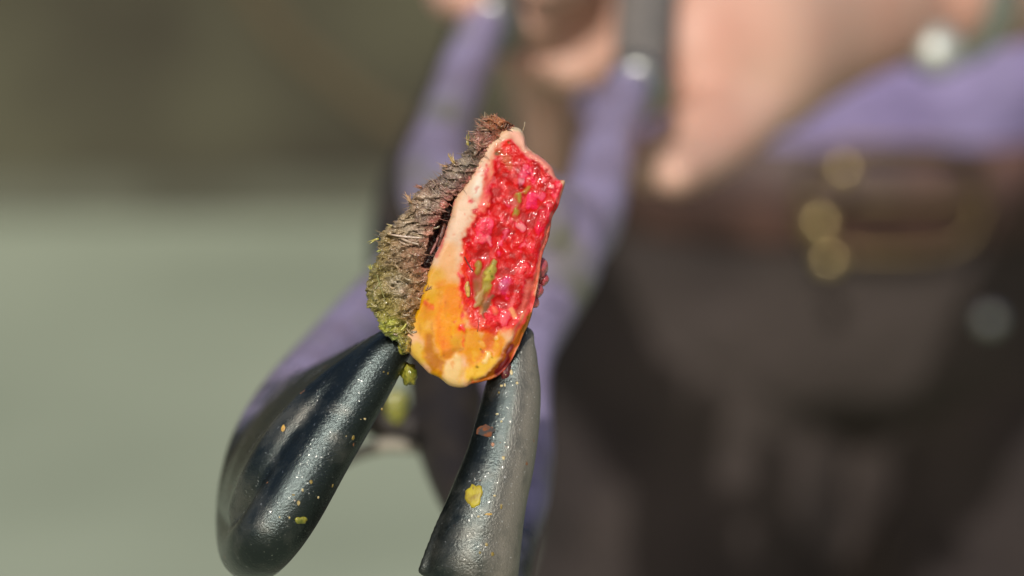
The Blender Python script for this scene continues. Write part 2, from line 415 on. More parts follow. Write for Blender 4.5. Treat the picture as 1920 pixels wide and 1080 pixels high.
def seg_mask(pts, warp=1.0, jag=2.5, soft=3.0):
    x = gx + (PX - gx) * warp; y = gy + (PY - gy) * warp
    best = np.full(x.shape, -1e9)
    pts = [tuple(p) for p in pts]
    if len(pts) == 1: pts = pts * 2
    for (ax, ay, ar), (bx, by, br) in zip(pts[:-1], pts[1:]):
        dx, dy = bx - ax, by - ay; L = dx * dx + dy * dy + 1e-9
        t = np.clip(((x - ax) * dx + (y - ay) * dy) / L, 0, 1)
        best = np.maximum(best, ar + (br - ar) * t - np.hypot(x - ax - t * dx, y - ay - t * dy))
    m = np.clip((best + jag * rag * 2) / soft + .5, 0, 1)
    return m * m * (3 - 2 * m)
def poly_mask(poly, soft=4.0, jag=3.0, warp=1.0):
    x = gx + (PX - gx) * warp; y = gy + (PY - gy) * warp
    P = np.array(poly, float); ins = np.zeros(x.shape, bool); dist = np.full(x.shape, 1e9)
    for (ax, ay), (bx, by) in zip(P, np.roll(P, -1, 0)):
        ins ^= ((ay > y) != (by > y)) & (x < (bx - ax) * (y - ay) / (by - ay + 1e-12) + ax)
        dx, dy = bx - ax, by - ay; t = np.clip(((x - ax) * dx + (y - ay) * dy) / (dx * dx + dy * dy), 0, 1)
        dist = np.minimum(dist, np.hypot(x - ax - t * dx, y - ay - t * dy))
    sd = np.where(ins, dist, -dist)
    m = np.clip((sd + jag * rag * 2) / soft + .5, 0, 1)
    return m * m * (3 - 2 * m)

C = np.zeros((H_, W_, 3)) + lin((240, 198, 165))
HT = np.zeros((H_, W_))
def P_(col, *pts, soft=4, jag=2.0, warp=1.0, op=1.0, dh=0.0, poly=None):
    global C, HT
    if soft >= 7 and not poly: jag, warp, soft = min(jag, 1.2), .6, soft * 1.5
    m = poly_mask(poly, soft, jag, warp) if poly else seg_mask(pts, warp, jag, soft)
    C = C + (lin(col) - C) * (m * op)[..., None]; HT = HT + dh * m
# pale rim, cream to orange base
P_((240,208,182), (965,258,16), (925,292,16), (903,335,17), (885,372,20), (866,415,20), (845,460,20), (830,500,24), soft=10)
P_((250,236,218), (905,322,5), (899,345,9), (893,362,9), soft=8, dh=2)
P_((246,214,188), (872,392,14), (862,430,12), soft=10, dh=1)
P_((240,186,138), (842,470,16), (838,510,20), soft=14)
P_((228,178,98), (812,520,22), (800,560,24), (790,600,20), soft=16)
P_((234,152,44), (846,550,20), (840,600,30), (846,645,28), soft=16)
P_((226,150,58), (880,640,20), (900,680,18), (930,640,16), soft=14)
P_((222,158,66), (800,575,12), (798,625,12), soft=14)
P_((236,166,30), (838,595,12), (846,622,16), soft=12)
P_((226,150,44), (826,535,9), soft=10)
P_((222,172,92), (795,612,14), soft=10)
P_((226,192,124), (780,655,14), (792,672,12), soft=8)
P_((186,126,38), (806,632,8), (806,668,12), (822,684,14), (818,705,8), soft=8, jag=4)
P_((205,140,50), (838,665,10), (858,655,8), soft=8, jag=4)
P_((216,164,84), (856,640,12), soft=10)
P_((216,166,80), (815,705,8), (830,715,8), soft=8)
P_((236,206,158), (856,672,8), (850,695,17), (842,712,14), (860,718,10), soft=7, jag=3, dh=2)
P_((224,162,92), (885,628,16), (888,660,16), soft=10)
P_((240,200,124), (884,704,15), (905,690,12), (925,672,8), soft=9, dh=1)
P_((214,134,28), (922,628,12), (914,645,12), soft=8, dh=-1)
P_((222,150,60), (936,640,9), (930,660,9), soft=8)
P_((242,206,160), (930,632,5), soft=4, dh=2); P_((246,214,160), (916,664,6), (908,676,6), soft=5, dh=2); P_((232,178,118), (904,647,6), soft=4, dh=1)
P_((200,120,40), (902,662,4), soft=4); P_((100,95,25), (898,658,2.6), soft=2, dh=1.5); P_((140,120,30), (892,688,3), soft=2); P_((130,105,30), (925,669,2), soft=2)
P_((190,140,50), (852,657,3), (868,655,3), soft=4, jag=4)
P_((226,116,50), (800,568,5), (810,578,5), soft=6, op=.8)
# the bloody interior
P_((232,104,60), soft=16, jag=5, op=.8, warp=1.2, poly=[(946,258),(972,252),(990,286),(1045,322),(1058,345),(1040,420),(1012,500),(990,570),(965,622),(915,624),(880,610),(864,580),(858,540),(858,515),(866,490),(862,462),(870,434),(880,416),(892,394),(908,378),(908,350),(916,322),(918,300),(928,280)])
P_((216,30,50), soft=11, jag=2.5, warp=.6, dh=-2.5, poly=[(950,262),(966,258),(978,285),(1006,302),(1034,324),(1056,345),(1046,390),(1026,440),(1010,490),(998,540),(980,590),(958,612),(930,618),(905,606),(886,596),(876,572),(870,550),(864,528),(872,510),(874,486),(870,462),(876,440),(888,420),(896,404),(910,396),(922,384),(918,362),(920,340),(928,322),(926,300),(934,282)])
P_((248,192,172), (962,250,8), (976,264,10), (984,282,7), soft=7, dh=3)
P_((246,160,146), (990,292,7), (1012,300,7), (1034,318,7), (1044,332,5), soft=6, dh=3)
P_((242,128,108), (914,318,6), (915,345,9), (910,368,9), (902,388,7), soft=8, op=.85)
P_((202,112,74), (940,285,11), (950,298,10), (958,314,8), soft=8, jag=3); P_((235,90,60), (950,270,9), (948,282,7), soft=7)
P_((120,85,25), (952,266,3), soft=3); P_((140,105,75), (933,288,4), soft=4); P_((225,20,20), (963,272,4.5), soft=4); P_((220,60,50),(976,292,6),soft=5)
P_((224,110,88), (962,320,5), (965,345,5), soft=5)
rd = (216, 8, 20)
for q in ([(936,315,8),(945,330,9)], [(932,332,5),(941,344,8)], [(953,352,8),(946,372,8)], [(928,372,6)], [(930,392,13)], [(953,402,11)], [(991,370,5)], [(995,402,8)],
          [(903,405,4),(896,413,4)], [(939,418,9),(935,430,9),(931,446,9),(939,460,9),(950,472,9)], [(967,440,9)], [(987,424,4)], [(887,432,4)], [(876,447,6)],
          [(885,468,7),(880,488,7)], [(973,474,10),(958,486,10)], [(912,474,7)], [(1005,340,5),(1018,330,5)], [(985,335,5)], [(1012,352,5)], [(925,356,5)], [(890,500,5)], [(900,484,6)]):
    P_(rd, *[(a, b, c * 1.2) for a, b, c in q], soft=6, jag=4, dh=-1.5)
P_((150,10,16), (976,351,6), (984,353,4), soft=4, dh=-4)
P_((196,8,22), (950,480,8), soft=6); P_((160,20,30), (948,505,5), (956,498,5), soft=6)
for c_, q, dh in (((242,108,112), [(910,421,14),(903,444,15)], 2), ((250,156,156), [(917,446,4),(920,458,4)], 2), ((252,160,160), [(972,420,6),(980,426,6)], 3), ((244,130,136), [(948,434,5),(942,446,4)], 2),
          ((242,104,122), [(1000,370,10),(994,388,8)], 2), ((236,84,92), [(1020,405,11),(1010,430,9)], 2), ((228,64,80), [(1008,455,10),(1000,480,8)], 1),
          ((252,188,178), [(1036,350,4.5)], 3), ((240,102,98), [(1050,346,7),(1042,366,7)], 1), ((236,152,160), [(975,340,7)], 3), ((230,112,112), [(944,376,5),(950,386,4)], 1),
          ((236,120,130), [(938,476,7)], 4), ((246,124,132), [(986,320,8),(978,330,6)], 3), ((244,120,126), [(1018,368,7)], 2), ((246,130,128), [(1028,385,6)], 2), ((250,140,134), [(1022,336,4)], 2),
          ((250,176,150), [(880,458,3.6)], 5), ((246,120,110), [(960,412,5)], 2)):
    P_(c_, *q, soft=5, jag=3, dh=dh)
for q in ([(940,318,12),(948,345,11),(938,380,11),(930,395,15)], [(935,430,13),(941,462,12),(955,478,12)], [(880,450,5),(884,480,7),(900,490,6)], [(985,405,8),(998,395,7)], [(968,440,10)], [(918,470,8),(935,490,10),(955,495,8)]):
    P_((214,4,16), *q, soft=6, jag=5, op=.8, dh=-.8)
for c_, q in (((238,92,96),[(905,425,11),(902,448,10)]), ((250,150,150),[(971,418,5),(981,428,5)]), ((248,140,146),[(950,432,4),(944,446,4),(938,458,3)]), ((240,90,104),[(1000,372,8),(1003,386,7)]),
              ((244,120,110),[(921,352,6),(913,372,5)]), ((238,96,108),[(990,322,7),(1002,340,6)]), ((236,84,92),[(1022,400,9),(1012,428,7)]), ((245,140,140),[(917,448,3),(921,460,3)])):
    P_(c_, *q, soft=6, jag=5, op=.75, dh=1)
# short fibres, smears and pores
r3 = random.Random(5)
for k in range(170):
    y_ = r3.uniform(300, 605); x_ = r3.uniform(885, 1035) - (y_ - 300) * .10
    an = r3.gauss(1.9, .5); L = r3.uniform(3, 13); bx_ = x_ + r3.gauss(0, 2)
    c_ = r3.choice([(246,128,128), (240,96,100), (250,165,150), (150,6,16), (205,4,14), (225,60,50), (236,90,110), (190,30,30)])
    P_(c_, (bx_, y_, r3.uniform(.3, 1.6)), (bx_ + L * math.cos(an) * .5 + r3.gauss(0, 1.5), y_ + L * math.sin(an) * .5, r3.uniform(.6, 2.4)), (bx_ + L * math.cos(an), y_ + L * math.sin(an), .3), soft=3.5, jag=3, op=r3.uniform(.3, .7), dh=r3.uniform(-.6, .6))
for k in range(60):                              # gold and brown streaks running down the amber part
    y_ = r3.uniform(540, 690); x_ = r3.uniform(785, 935); L = r3.uniform(10, 45); an = r3.gauss(1.65, .15)
    c_ = r3.choice([(196,128,34), (224,140,20), (170,110,40), (236,176,70), (214,110,30), (240,200,130)])
    P_(c_, (x_, y_, .6), (x_ + L * .5 * math.cos(an), y_ + L * .5 * math.sin(an), r3.uniform(1, 4)), (x_ + L * math.cos(an), y_ + L * math.sin(an), .4), soft=6, jag=3, op=r3.uniform(.2, .5))
for k in range(110):                             # pores and specks on the pale rind
    y_ = r3.uniform(330, 715); x_ = (915 - (y_ - 250) * .42 + r3.uniform(-28, 28)) if y_ < 560 else r3.uniform(785, 920)
    P_(r3.choice([(200,120,90), (170,100,60), (130,80,50), (225,130,100)]), (x_, y_, r3.uniform(.2, .8)), soft=2.2, op=r3.uniform(.3, .7), dh=-.5)
for k in range(16):                              # blood bleeding out over the rim
    q = r3.random(); x_ = 918 - 50 * q + r3.gauss(0, 4); y_ = 330 + 250 * q
    P_(r3.choice([(240,120,96), (232,90,60), (236,140,110)]), (x_, y_, 3), (x_ - r3.uniform(4, 14), y_ + r3.uniform(-4, 8), 1), soft=6, jag=3, op=.45)
# greenish feed in the wound
P_((200,92,80), (958,380,7), soft=6); P_((176,110,66), (971,372,9), (969,398,6), soft=8, op=.6); P_((166,142,66), (971,366,4), (972,376,5), (969,392,2.5), (969,405,3), soft=5, jag=5, dh=2.5)
P_((190,126,60), (985,360,5), (991,352,4), soft=4, dh=2); P_((205,100,74), (968,412,7), soft=5)
P_((150,56,52), (890,520,7), (890,545,5), soft=8, op=.6)
P_((166,132,66), (900,492,6), (896,508,6), soft=4, dh=4)
P_((160,110,80), (922,500,9), (908,520,14), (902,550,13), (908,585,8), soft=9, op=.75)
P_((140,98,60), (892,530,6), (898,556,7), (910,575,6), soft=8, jag=5, op=.6)
P_((170,150,84), (926,492,5), (918,508,10), (913,532,9), (908,545,7), soft=6, jag=5, dh=3.5)
P_((196,180,96), (920,500,4), (914,520,5), soft=5, jag=5, dh=2)
P_((186,152,110), (902,546,8), (894,570,4), soft=4, jag=3, dh=4); P_((200,170,140), (898,550,2.5), (888,572,1.5), soft=2, dh=1.5)
P_((112,78,52), (921,555,5), (912,576,5), (908,594,3), soft=6, jag=5, dh=1.5, op=.85)
P_((90,120,20), (917,508,1.6), soft=2); P_((105,110,20), (922,520,2.2), soft=2)
P_((204,62,96), (948,538,15), soft=9, dh=3); P_((204,112,150), (942,533,6), (952,524,3), soft=10, op=.7); P_((186,8,30), (935,562,7), (945,566,6), soft=5, dh=-2)
P_((220,36,66), (960,550,8), (966,535,6), soft=6); P_((226,54,62), (975,520,9), soft=6); P_((242,108,90), (984,498,7), (978,510,5), soft=6, dh=2)
P_((204,114,92), (994,530,8), (990,560,10), (975,590,6), soft=6, jag=4, dh=-3)
P_((240,96,84), (925,592,13), (945,592,12), soft=6); P_((236,134,104), (928,583,6), soft=2.5, jag=.5, dh=5)
P_((246,128,124), (945,605,8), (950,590,5), soft=3, dh=3); P_((246,172,136), (960,580,5), (964,594,4), soft=4, dh=1)
P_((214,84,34), (882,580,8), (888,600,9), (900,606,7), soft=8); P_((226,104,18), (905,612,8), (928,616,8), soft=7); P_((222,50,14), (912,604,4), (935,612,5), soft=5)
P_((224,94,26), (873,445,2.5), (872,475,2.5), (871,500,3), (874,520,3), (872,545,4), (874,570,4), soft=5, op=.9)
P_((222,36,22), (862,513,3), (866,528,5), (868,546,3), soft=4)
P_((230,108,80), (871,618,4), (866,612,3), soft=4, dh=2); P_((232,120,82), (872,624,1.8), (870,650,1.5), soft=3, op=.8)
P_((230,70,30), (862,616,3), soft=5, op=.7)
# pink specks on the pale rim, creamy cap on the apex
for (x, y) in ((893,372),(896,384),(890,390),(880,378),(884,404),(908,352),(912,334),(872,400),(888,362),(903,330)):
    P_((232,120,95), (x, y, 1.6), soft=3, op=.7)
P_((238,216,184), (958,238,5), (972,240,5), (978,246,3), soft=3, dh=3)
P_((215,120,110), (852,372,3), (838,400,4), (830,450,3), (818,480,3), soft=5, op=.8, dh=-1)
# fibrous brown flank going away on the right
FL = [(1062,352),(1050,395),(1034,430),(1026,470),(1010,520),(1004,560),(1000,600),(980,640),(950,700),(905,725),(880,730),(885,716),(920,700),(940,668),(962,630),(984,590),(998,545),(1008,500),(1020,445),(1038,400)]
P_((204,104,84), soft=9, jag=2, dh=-9, poly=FL)
P_((160,98,56), (985,615,6), (965,645,8), (945,680,9), (920,705,8), (890,724,6), soft=6)
P_((214,128,100), (1036,400,3), (1020,450,4), (1008,500,4), (1000,540,5), soft=5)
P_((120,45,35), (1035,420,2), (1018,470,2), soft=3); P_((96,26,24), (962,650,4), (948,680,7), (930,702,7), soft=6, jag=3); P_((120,84,40), (1000,590,5), (985,620,5), soft=5)
fl = poly_mask(FL, 8, 0, 0); stri = ridged((gx * .86 + gy * .5) / 3.5, (gy * .86 - gx * .5) / 60, 3.0, 3)
C = C * (1 + (.45 * stri * fl)[..., None]); HT = HT + 2.2 * stri * fl
# fine mottling
mo = fbm(gx / 5, gy / 5, 40.5, 4); mo2 = fbm(gx / 2.2, gy / 2.2, 44.5, 2)
redness = np.clip((.30 - C[..., 1]) * 6, 0, 1) * np.clip((C[..., 0] - .5) * 6, 0, 1)
C = C * (1 + (.16 * mo + .10 * mo2)[..., None] * (.22 + .6 * redness)[..., None])
C[..., 1:] += (np.clip(fbm(gx / 6, gy / 4.2, 51.5, 4), 0, 1) * .10 * redness)[..., None] * .4
for _k in range(5):
    redness = (redness + np.roll(redness, 1, 0) + np.roll(redness, -1, 0) + np.roll(redness, 1, 1) + np.roll(redness, -1, 1)) / 5
pool = np.clip((.10 - C[..., 1]) * 14, 0, 1) * redness         # deep red pools lie smooth, paler flesh is lumpy
def blur(A, n):
    for _k in range(n): A = (2 * A + np.roll(A, 1, 0) + np.roll(A, -1, 0) + np.roll(A, 1, 1) + np.roll(A, -1, 1)) / 6
    return A
HT = blur(HT, 16); C = blur(C, 2)
deep = np.clip(fbm(gx / 12, gy / 15, 85, 3) * 2.6 + .15, 0, 1) * redness          # uneven blood: crimson pools against pale pink tissue
C[..., 1:] *= (1 - .5 * pool)[..., None]; C[..., 1] *= 1 - .45 * redness; C[..., 2] *= 1 - .05 * redness
C[..., 0] *= 1 + .14 * redness - .10 * pool - .34 * deep; C[..., 1:] *= (1 - .55 * deep)[..., None]
pale = (np.clip(fbm(gx / 9 + wx1, gy / 14, 88, 3) * 3.2 - .75, 0, 1) * redness * (1 - deep))[..., None] * .6
C = C * (1 - pale) + lin((250, 140, 140)) * pale
HT += redness * (3.6 * fbm(gx / 24 + .4 * wx1, gy / 30, 61.5, 2) + .38 * ridged((gx + .35 * gy) / 4.5 + 3.5 * wx1, (gy - .35 * gx) / 22 + 2.5 * wy1, 69.5, 2) + (1 - .8 * pool) * (.30 * ridged(gx / 10 + .6 * wx2, gy / 13 + .6 * wy2, 62.5, 3) + .5 * fbm(gx / 3.2, gy / 3.2, 63.5, 2))) + 1.5 * fbm(gx / 26, gy / 26, 66, 2) + .12 * fbm(gx / 3.5, gy / 3.5, 68, 2)
# granular lobes across the upper wound
gl = seg_mask([(945,280,16),(965,300,22),(1000,318,22),(1025,345,20)], 1, 2, 14)
HT += gl * 1.5 * np.abs(fbm(gx / 5.5, gy / 5.5, 71, 3)) * 2
lum = (C @ np.array([.3, .55, .15]))[..., None]; C = np.clip(lum + (C - lum) * (1.14 + .22 * ((1 - redness) * np.clip((gy - 490) / 110, 0, 1))[..., None]), .002, 1.0)

def samp(A, x, y):
    u = np.clip(x - X0, 0, W_ - 1.001); v = np.clip(y - Y0, 0, H_ - 1.001)
    i, j = u.astype(int), v.astype(int); fu, fv = u - i, v - j
    if A.ndim == 3: fu, fv = fu[..., None], fv[..., None]
    return (A[j, i] * (1 - fu) + A[j, i + 1] * fu) * (1 - fv) + (A[j + 1, i] * (1 - fu) + A[j + 1, i + 1] * fu) * fv
SD = .55; S = SD * K
O_ = CAM + SD * FW
def plane(x, y, z):                             # x, y on the specimen's plane in its own fine units, z its relief towards the front
    x, y, z = np.asarray(x, float), np.asarray(y, float), np.asarray(z, float)
    return O_ + ((x - 960) * S)[..., None] * RT + ((540 - y) * S)[..., None] * UP - (z * S)[..., None] * FW

OUT = [(962,236),(976,242),(984,256),(988,272),(1000,284),(1012,292),(1024,302),(1036,314),(1042,330),(1048,336),(1059,338),(1058,350),(1051,372),(1046,388),(1036,406),(1032,428),
       (1028,448),(1018,474),(1014,500),(1010,530),(1004,560),(998,586),(992,606),(980,632),(966,664),(950,690),(930,708),(905,716),(884,720),(874,726),(858,727),(840,722),(822,708),
       (804,700),(790,686),(774,670),(762,656),(757,640),(764,618),(776,596),(786,570),(792,548),(796,524),(806,502),(816,476),(828,452),(838,424),(846,400),(850,378),(862,356),
       (880,330),(893,308),(906,286),(918,266),(934,250),(948,240)]
specimen = empty('tissue_chunk', plane(900., 600., -60.))
tag(specimen, 'raw bloody chunk of tissue with cream and orange base and shaggy brown edge', 'specimen')
NA, NF = 1000, 300
oc = np.array((912.0, 478.0))
P = np.array(OUT, float)
Pc = catmull(np.vstack([P, P[:1]]), 30)[:-1]
ang = np.unwrap(np.arctan2(Pc[:, 1] - oc[1], Pc[:, 0] - oc[0]))
if ang[-1] < ang[0]: ang, Pc = ang[::-1], Pc[::-1]
th = np.linspace(ang[0], ang[0] + 2 * math.pi, NA, endpoint=False)
o2 = np.argsort(ang, kind='stable')
Rr = np.hypot(Pc[:, 0] - oc[0], Pc[:, 1] - oc[1])
R = np.interp(th, np.concatenate([ang[o2], [ang[o2][0] + 2 * math.pi]]), np.concatenate([Rr[o2], [Rr[o2][0]]]))
R += .7 * fbm(np.cos(th) * 14, np.sin(th) * 14, 2.2, 4) * 1.5
t = (np.arange(1, NF + 1) / NF) ** .8
TT, TH = np.meshgrid(t, th, indexing='ij')
X = oc[0] + TT * R[None, :] * np.cos(TH); Y = oc[1] + TT * R[None, :] * np.sin(TH)
edge = (1 - TT) * R[None, :]
Z = samp(HT, X, Y) * np.clip(edge / 6, 0, 1) + 14 * np.sqrt(np.clip(1 - (1 - np.clip(edge / 16, 0, 1)) ** 2, 0, 1)) - 14
Cv = samp(C, X, Y)
rows = [np.dstack([X, Y, Z]).reshape(-1, 3)]; cols = [Cv.reshape(-1, 3)]
NB = 70
for k in range(1, NB + 1):
    q = k / NB; s_ = 1 - .05 * q - .25 * max(0, q - .75) * 4 * q
    if k == NB: s_ = .0
    elif k > NB - 8: s_ *= 1 - ((k - NB + 8) / 8) ** 2 * .9
    x = oc[0] + R * s_ * np.cos(th); y = oc[1] + R * s_ * np.sin(th)
    st = ridged(th * 60, np.full_like(th, q * 3), 3.3, 3)
    z = -14 - 190 * q + 0 * th
    nn = 2.5 * st * min(1, q * 6)
    rows.append(np.stack([x + nn * np.cos(th), y + nn * np.sin(th), z], 1))
    base = Cv[-1] * (1 - min(1, q * 5)) + (lin((150, 92, 58)) * (1 + .4 * st)[:, None]) * min(1, q * 5)
    cols.append(np.clip(base, .01, 1))
V = np.vstack(rows); V = np.vstack([[[*oc, float(samp(HT, np.array([oc[0]]), np.array([oc[1]]))[0])]], V]); CC = np.vstack([[samp(C, np.array([oc[0]]), np.array([oc[1]]))[0]], np.vstack(cols)])
nr = NF + NB
i, j = np.meshgrid(np.arange(nr - 1), np.arange(NA), indexing='ij'); a0 = (1 + i * NA + j).ravel(); a1 = (1 + i * NA + (j + 1) % NA).ravel()
G = Geo(); jj = np.arange(NA)
W3 = plane(V[:, 0], V[:, 1], V[:, 2])
G.add(W3, np.stack([a0, a0 + NA, a1 + NA, a1], 1)[:, ::-1], np.stack([np.zeros(NA, int), 1 + jj, 1 + (jj + 1) % NA], 1)[:, ::-1])
me = bpy.data.meshes.new('flesh')
me = G.mesh('flesh')
WT = np.clip(.05 + .35 * redness + .5 * gl + .5 * np.clip(fbm(gx / 5, gy / 5, 81, 3) * 4 - 1.4, 0, 1), 0, 1)
set_col(me, np.repeat(samp(WT, V[:, 0], V[:, 1])[:, None], 3, 1), 'Wet')
bm_ = me
set_col(me, np.clip(CC / 1.7, 0, .9))
fl_o = link('flesh', me, M['flesh'], specimen)
# check normal orientation
vn = get_no(me)[:2000]; flip = (vn @ FW).mean() > 0
if flip: me.flip_normals()

# ------------------------------------------------------------------ shaggy crust down the left edge
CL = [(925,214),(906,222),(893,240),(880,262),(868,284),(850,303),(832,312),(818,330),(800,340),(786,356),(772,372),(764,392),(748,404),(732,422),(716,436),(706,456),(704,478),(698,496),
      (690,514),(686,540),(685,566),(694,586),(706,608),(718,624),(736,638),(750,652),(760,664)]
CR = [(966,236),(950,248),(938,258),(922,276),(912,292),(900,312),(886,334),(872,352),(860,366),(852,380),(848,396),(844,410),(836,428),(830,440),(824,454),(818,470),(812,488),(808,504),
      (804,520),(800,536),(798,552),(796,570),(790,588),(784,606),(778,622),(772,640),(768,660)]
NS, NW, NBK = 1300, 260, 60
CLs = catmull(CL, 60); CRs = catmull(CR, 60)
CLs = CLs[np.linspace(0, len(CLs) - 1, NS).astype(int)].astype(float); CRs = CRs[np.linspace(0, len(CRs) - 1, NS).astype(int)].astype(float)
ss = np.linspace(0, 26, NS)
dirc = CRs - CLs; wid = np.hypot(dirc[:, 0], dirc[:, 1]); dirc /= wid[:, None] + 1e-9
CLs = CLs + dirc * (3.2 * fbm(ss * 2.6, ss * 0, 3, 4) * 2 + 2.5 * ridged(ss * 7, ss * 0, 8, 2))[:, None]
wv = np.linspace(0, 1, NW); SS, WW = np.meshgrid(ss, wv, indexing='ij')
X = CLs[:, None, 0] * (1 - WW) + CRs[:, None, 0] * WW; Y = CLs[:, None, 1] * (1 - WW) + CRs[:, None, 1] * WW
prof = np.sqrt(np.clip(1 - (2 * np.clip(WW, 0, 1) - 1) ** 2, 0, 1)) ** .8
# fibres run across the band, a little downhill to the left
wob = 1.2 * fbm(SS * .7, WW * 2, 5, 3)
u_ = (SS + wob * .9) ; v_ = WW * wid[:, None] / 60
band = SS * .78 + .9 * fbm(X / 34, Y / 34, 101, 2) + .25 * fbm(X / 9, Y / 9, 104, 2) + .45 * WW; thatch = (band - np.floor(band)); thatch = np.clip(thatch * 1.15, 0, 1) * np.clip((1 - thatch) * 9, 0, 1)
fib = ridged(u_ * 2.6 + .5 * fbm(X / 30, Y / 30, 91, 2) * 3, v_ * .9, 6, 2); fib2 = ridged(u_ * 8 + 3 + .4 * fib, v_ * 1.3, 9, 2); lump = fbm(X / 16, Y / 16, 12, 4); lump2 = fbm(X / 7, Y / 6, 15, 2)
low = np.clip((SS - 13.5) / 2.5, 0, 1)         # lower third: plastered, lumpy, less fibrous
Z = -20 + 26 * prof + 10 * (thatch - .5) * (1 - .4 * low) + (2.6 * fib + 1.7 * fib2) * (1 - .85 * low) + (13 + 8 * low) * lump + (2.0 + 1.5 * low) * lump2 + 5 * ridged(X / 20 + lump, Y / 20, 77, 2) - 3 * np.floor(2.5 * fbm(X / 11, Y / 8, 19, 2) + .5) * low
for cx, cy, r_, dz in ((868,300,6,-6),(790,345,6,-4),(741,455,7,-7),(724,420,8,-4),(768,440,9,-4),(745,470,9,-5),(752,548,8,4),(735,528,10,5),(736,610,22,9)):
    Z += dz * np.exp(-((X - cx) ** 2 + (Y - cy) ** 2) / r_ ** 2)
# the split between crust and flesh
GP = [(852,372,4),(842,396,7),(828,420,10),(820,445,11),(808,470,8),(800,496,6)]
def gdist(x, y, pts):
    best = np.full(x.shape, -1e9)
    for (ax, ay, ar), (bx, by, br) in zip(pts[:-1], pts[1:]):
        dx, dy = bx - ax, by - ay; q = np.clip(((x - ax) * dx + (y - ay) * dy) / (dx * dx + dy * dy), 0, 1)
        best = np.maximum(best, ar + (br - ar) * q - np.hypot(x - ax - q * dx, y - ay - q * dy))
    return best
gap = np.clip((gdist(X + 3 * lump2 * 2, Y, GP)) / 3 + .5, 0, 1)
Z = Z * (1 - gap) + (-48 + 6 * lump2) * gap
Z *= 1
# colour
def kc(x, y, pts, p=3.0):
    num = np.zeros(x.shape + (3,)); den = np.zeros(x.shape)
    for (a, b, c_) in pts:
        w_ = 1 / (((x - a) ** 2 + (y - b) ** 2) + 30) ** (p / 2); num += w_[..., None] * lin(c_); den += w_
    return num / den[..., None]
wxc = X + 14 * lump + 5 * lump2; wyc = Y + 14 * fbm(X / 16, Y / 16, 30, 4)
KC = [(930,222,(150,95,55)),(915,235,(105,65,50)),(940,240,(120,65,45)),(905,255,(120,82,72)),(920,270,(140,75,65)),(890,285,(84,74,60)),(905,300,(100,65,58)),(875,310,(80,72,62)),
      (860,330,(82,66,60)),(880,335,(115,62,55)),(840,345,(95,82,74)),(815,355,(100,82,72)),(850,360,(125,80,72)),(790,375,(120,95,75)),(815,385,(118,100,90)),(838,385,(160,92,82)),
      (770,405,(98,84,60)),(790,410,(112,92,80)),(820,410,(140,80,70)),(755,430,(128,112,88)),(785,440,(118,96,82)),(805,445,(140,88,70)),(725,450,(124,106,68)),(745,455,(132,110,84)),
      (780,465,(124,92,72)),(715,480,(122,106,66)),(740,480,(110,92,70)),(765,490,(118,90,68)),(795,500,(132,86,70)),(700,510,(112,102,52)),(725,515,(112,100,62)),(750,530,(130,118,92)),
      (775,540,(130,94,62)),(790,560,(128,90,70)),(690,560,(112,104,50)),(715,565,(116,106,52)),(745,575,(124,110,62)),(775,590,(112,80,50)),(705,595,(118,112,50)),(725,610,(140,142,56)),
      (745,615,(132,126,56)),(765,620,(112,92,46)),(735,640,(108,118,42)),(755,650,(122,116,46)),(765,662,(160,128,56))]
CCc = kc(wxc, wyc, KC) * 1.4
pk = np.clip((WW - .86) / .12 + .5 * lump2, 0, 1) * np.clip((14 - SS) / 3, 0, 1)
CCc = CCc * (1 - pk[..., None] * .6) + lin((190, 104, 96)) * pk[..., None] * .6
SV = np.zeros(X.shape)  # silvery highlights painted into the crust colour
for (a_, b_, r_) in ((748,545,14),(738,530,10),(800,376,14),(822,368,8),(776,438,14),(800,400,12),(765,425,12),(868,300,8),(850,322,10)):
    SV = np.maximum(SV, np.exp(-(((X - a_) / 1.5) ** 2 + (Y - b_) ** 2) / r_ ** 2))
SV = (SV * np.clip(.55 + 1.5 * fib2 + lump2, 0, 1))[..., None] * .6
CCc = CCc * (1 - SV) + lin((178, 164, 146)) * SV
CCc = CCc * (1 + .32 * fib * (1 - .6 * low) + .2 * fib2 + .25 * lump2 + .5 * (thatch - .5) * (1 - low))[..., None]
CCc = CCc * (1 - gap[..., None]) + lin((92, 50, 46)) * gap[..., None] * (1 + .4 * lump2)[..., None]
dk = np.clip((fbm(X / 8, Y / 6, 33, 3) - .30) * 6, 0, 1); CCc = CCc * (1 - .55 * dk[..., None] * .8)
lt = np.clip((fbm(X / 4, Y / 3, 37, 3) - .3) * 6, 0, 1)[..., None]; CCc = CCc * (1 - .5 * lt) + lin((190, 172, 140)) * .5 * lt
Z -= 3 * dk * (1 - .8 * low)
rows = np.dstack([X, Y, Z]).transpose(1, 0, 2); colr = CCc.transpose(1, 0, 2)
back, bcol = [], []
for k in range(1, NBK):
    q = k / NBK; wq = 1 - q
    bx = CLs[:, 0] * (1 - wq) + CRs[:, 0] * wq; by = CLs[:, 1] * (1 - wq) + CRs[:, 1] * wq
    n_ = fbm(bx / 9, by / 9, 40 + q, 3)
    back.append(np.stack([bx, by, -22 - 95 * math.sin(math.pi * q) ** .6 + 5 * n_], 1)); bcol.append(np.tile(lin((100, 72, 55)), (NS, 1)) * (1 + .3 * n_)[:, None])
ring = np.concatenate([rows, np.array(back)], 0); rc = np.concatenate([colr, np.array(bcol)], 0)
nr = ring.shape[0]
V = ring.reshape(-1, 3)
i, j = np.meshgrid(np.arange(nr), np.arange(NS - 1), indexing='ij')
a = (i * NS + j).ravel(); b = (((i + 1) % nr) * NS + j).ravel()
me = mesh_np('crust', plane(V[:, 0], V[:, 1], V[:, 2]), np.stack([a, a + 1, b + 1, b], 1))
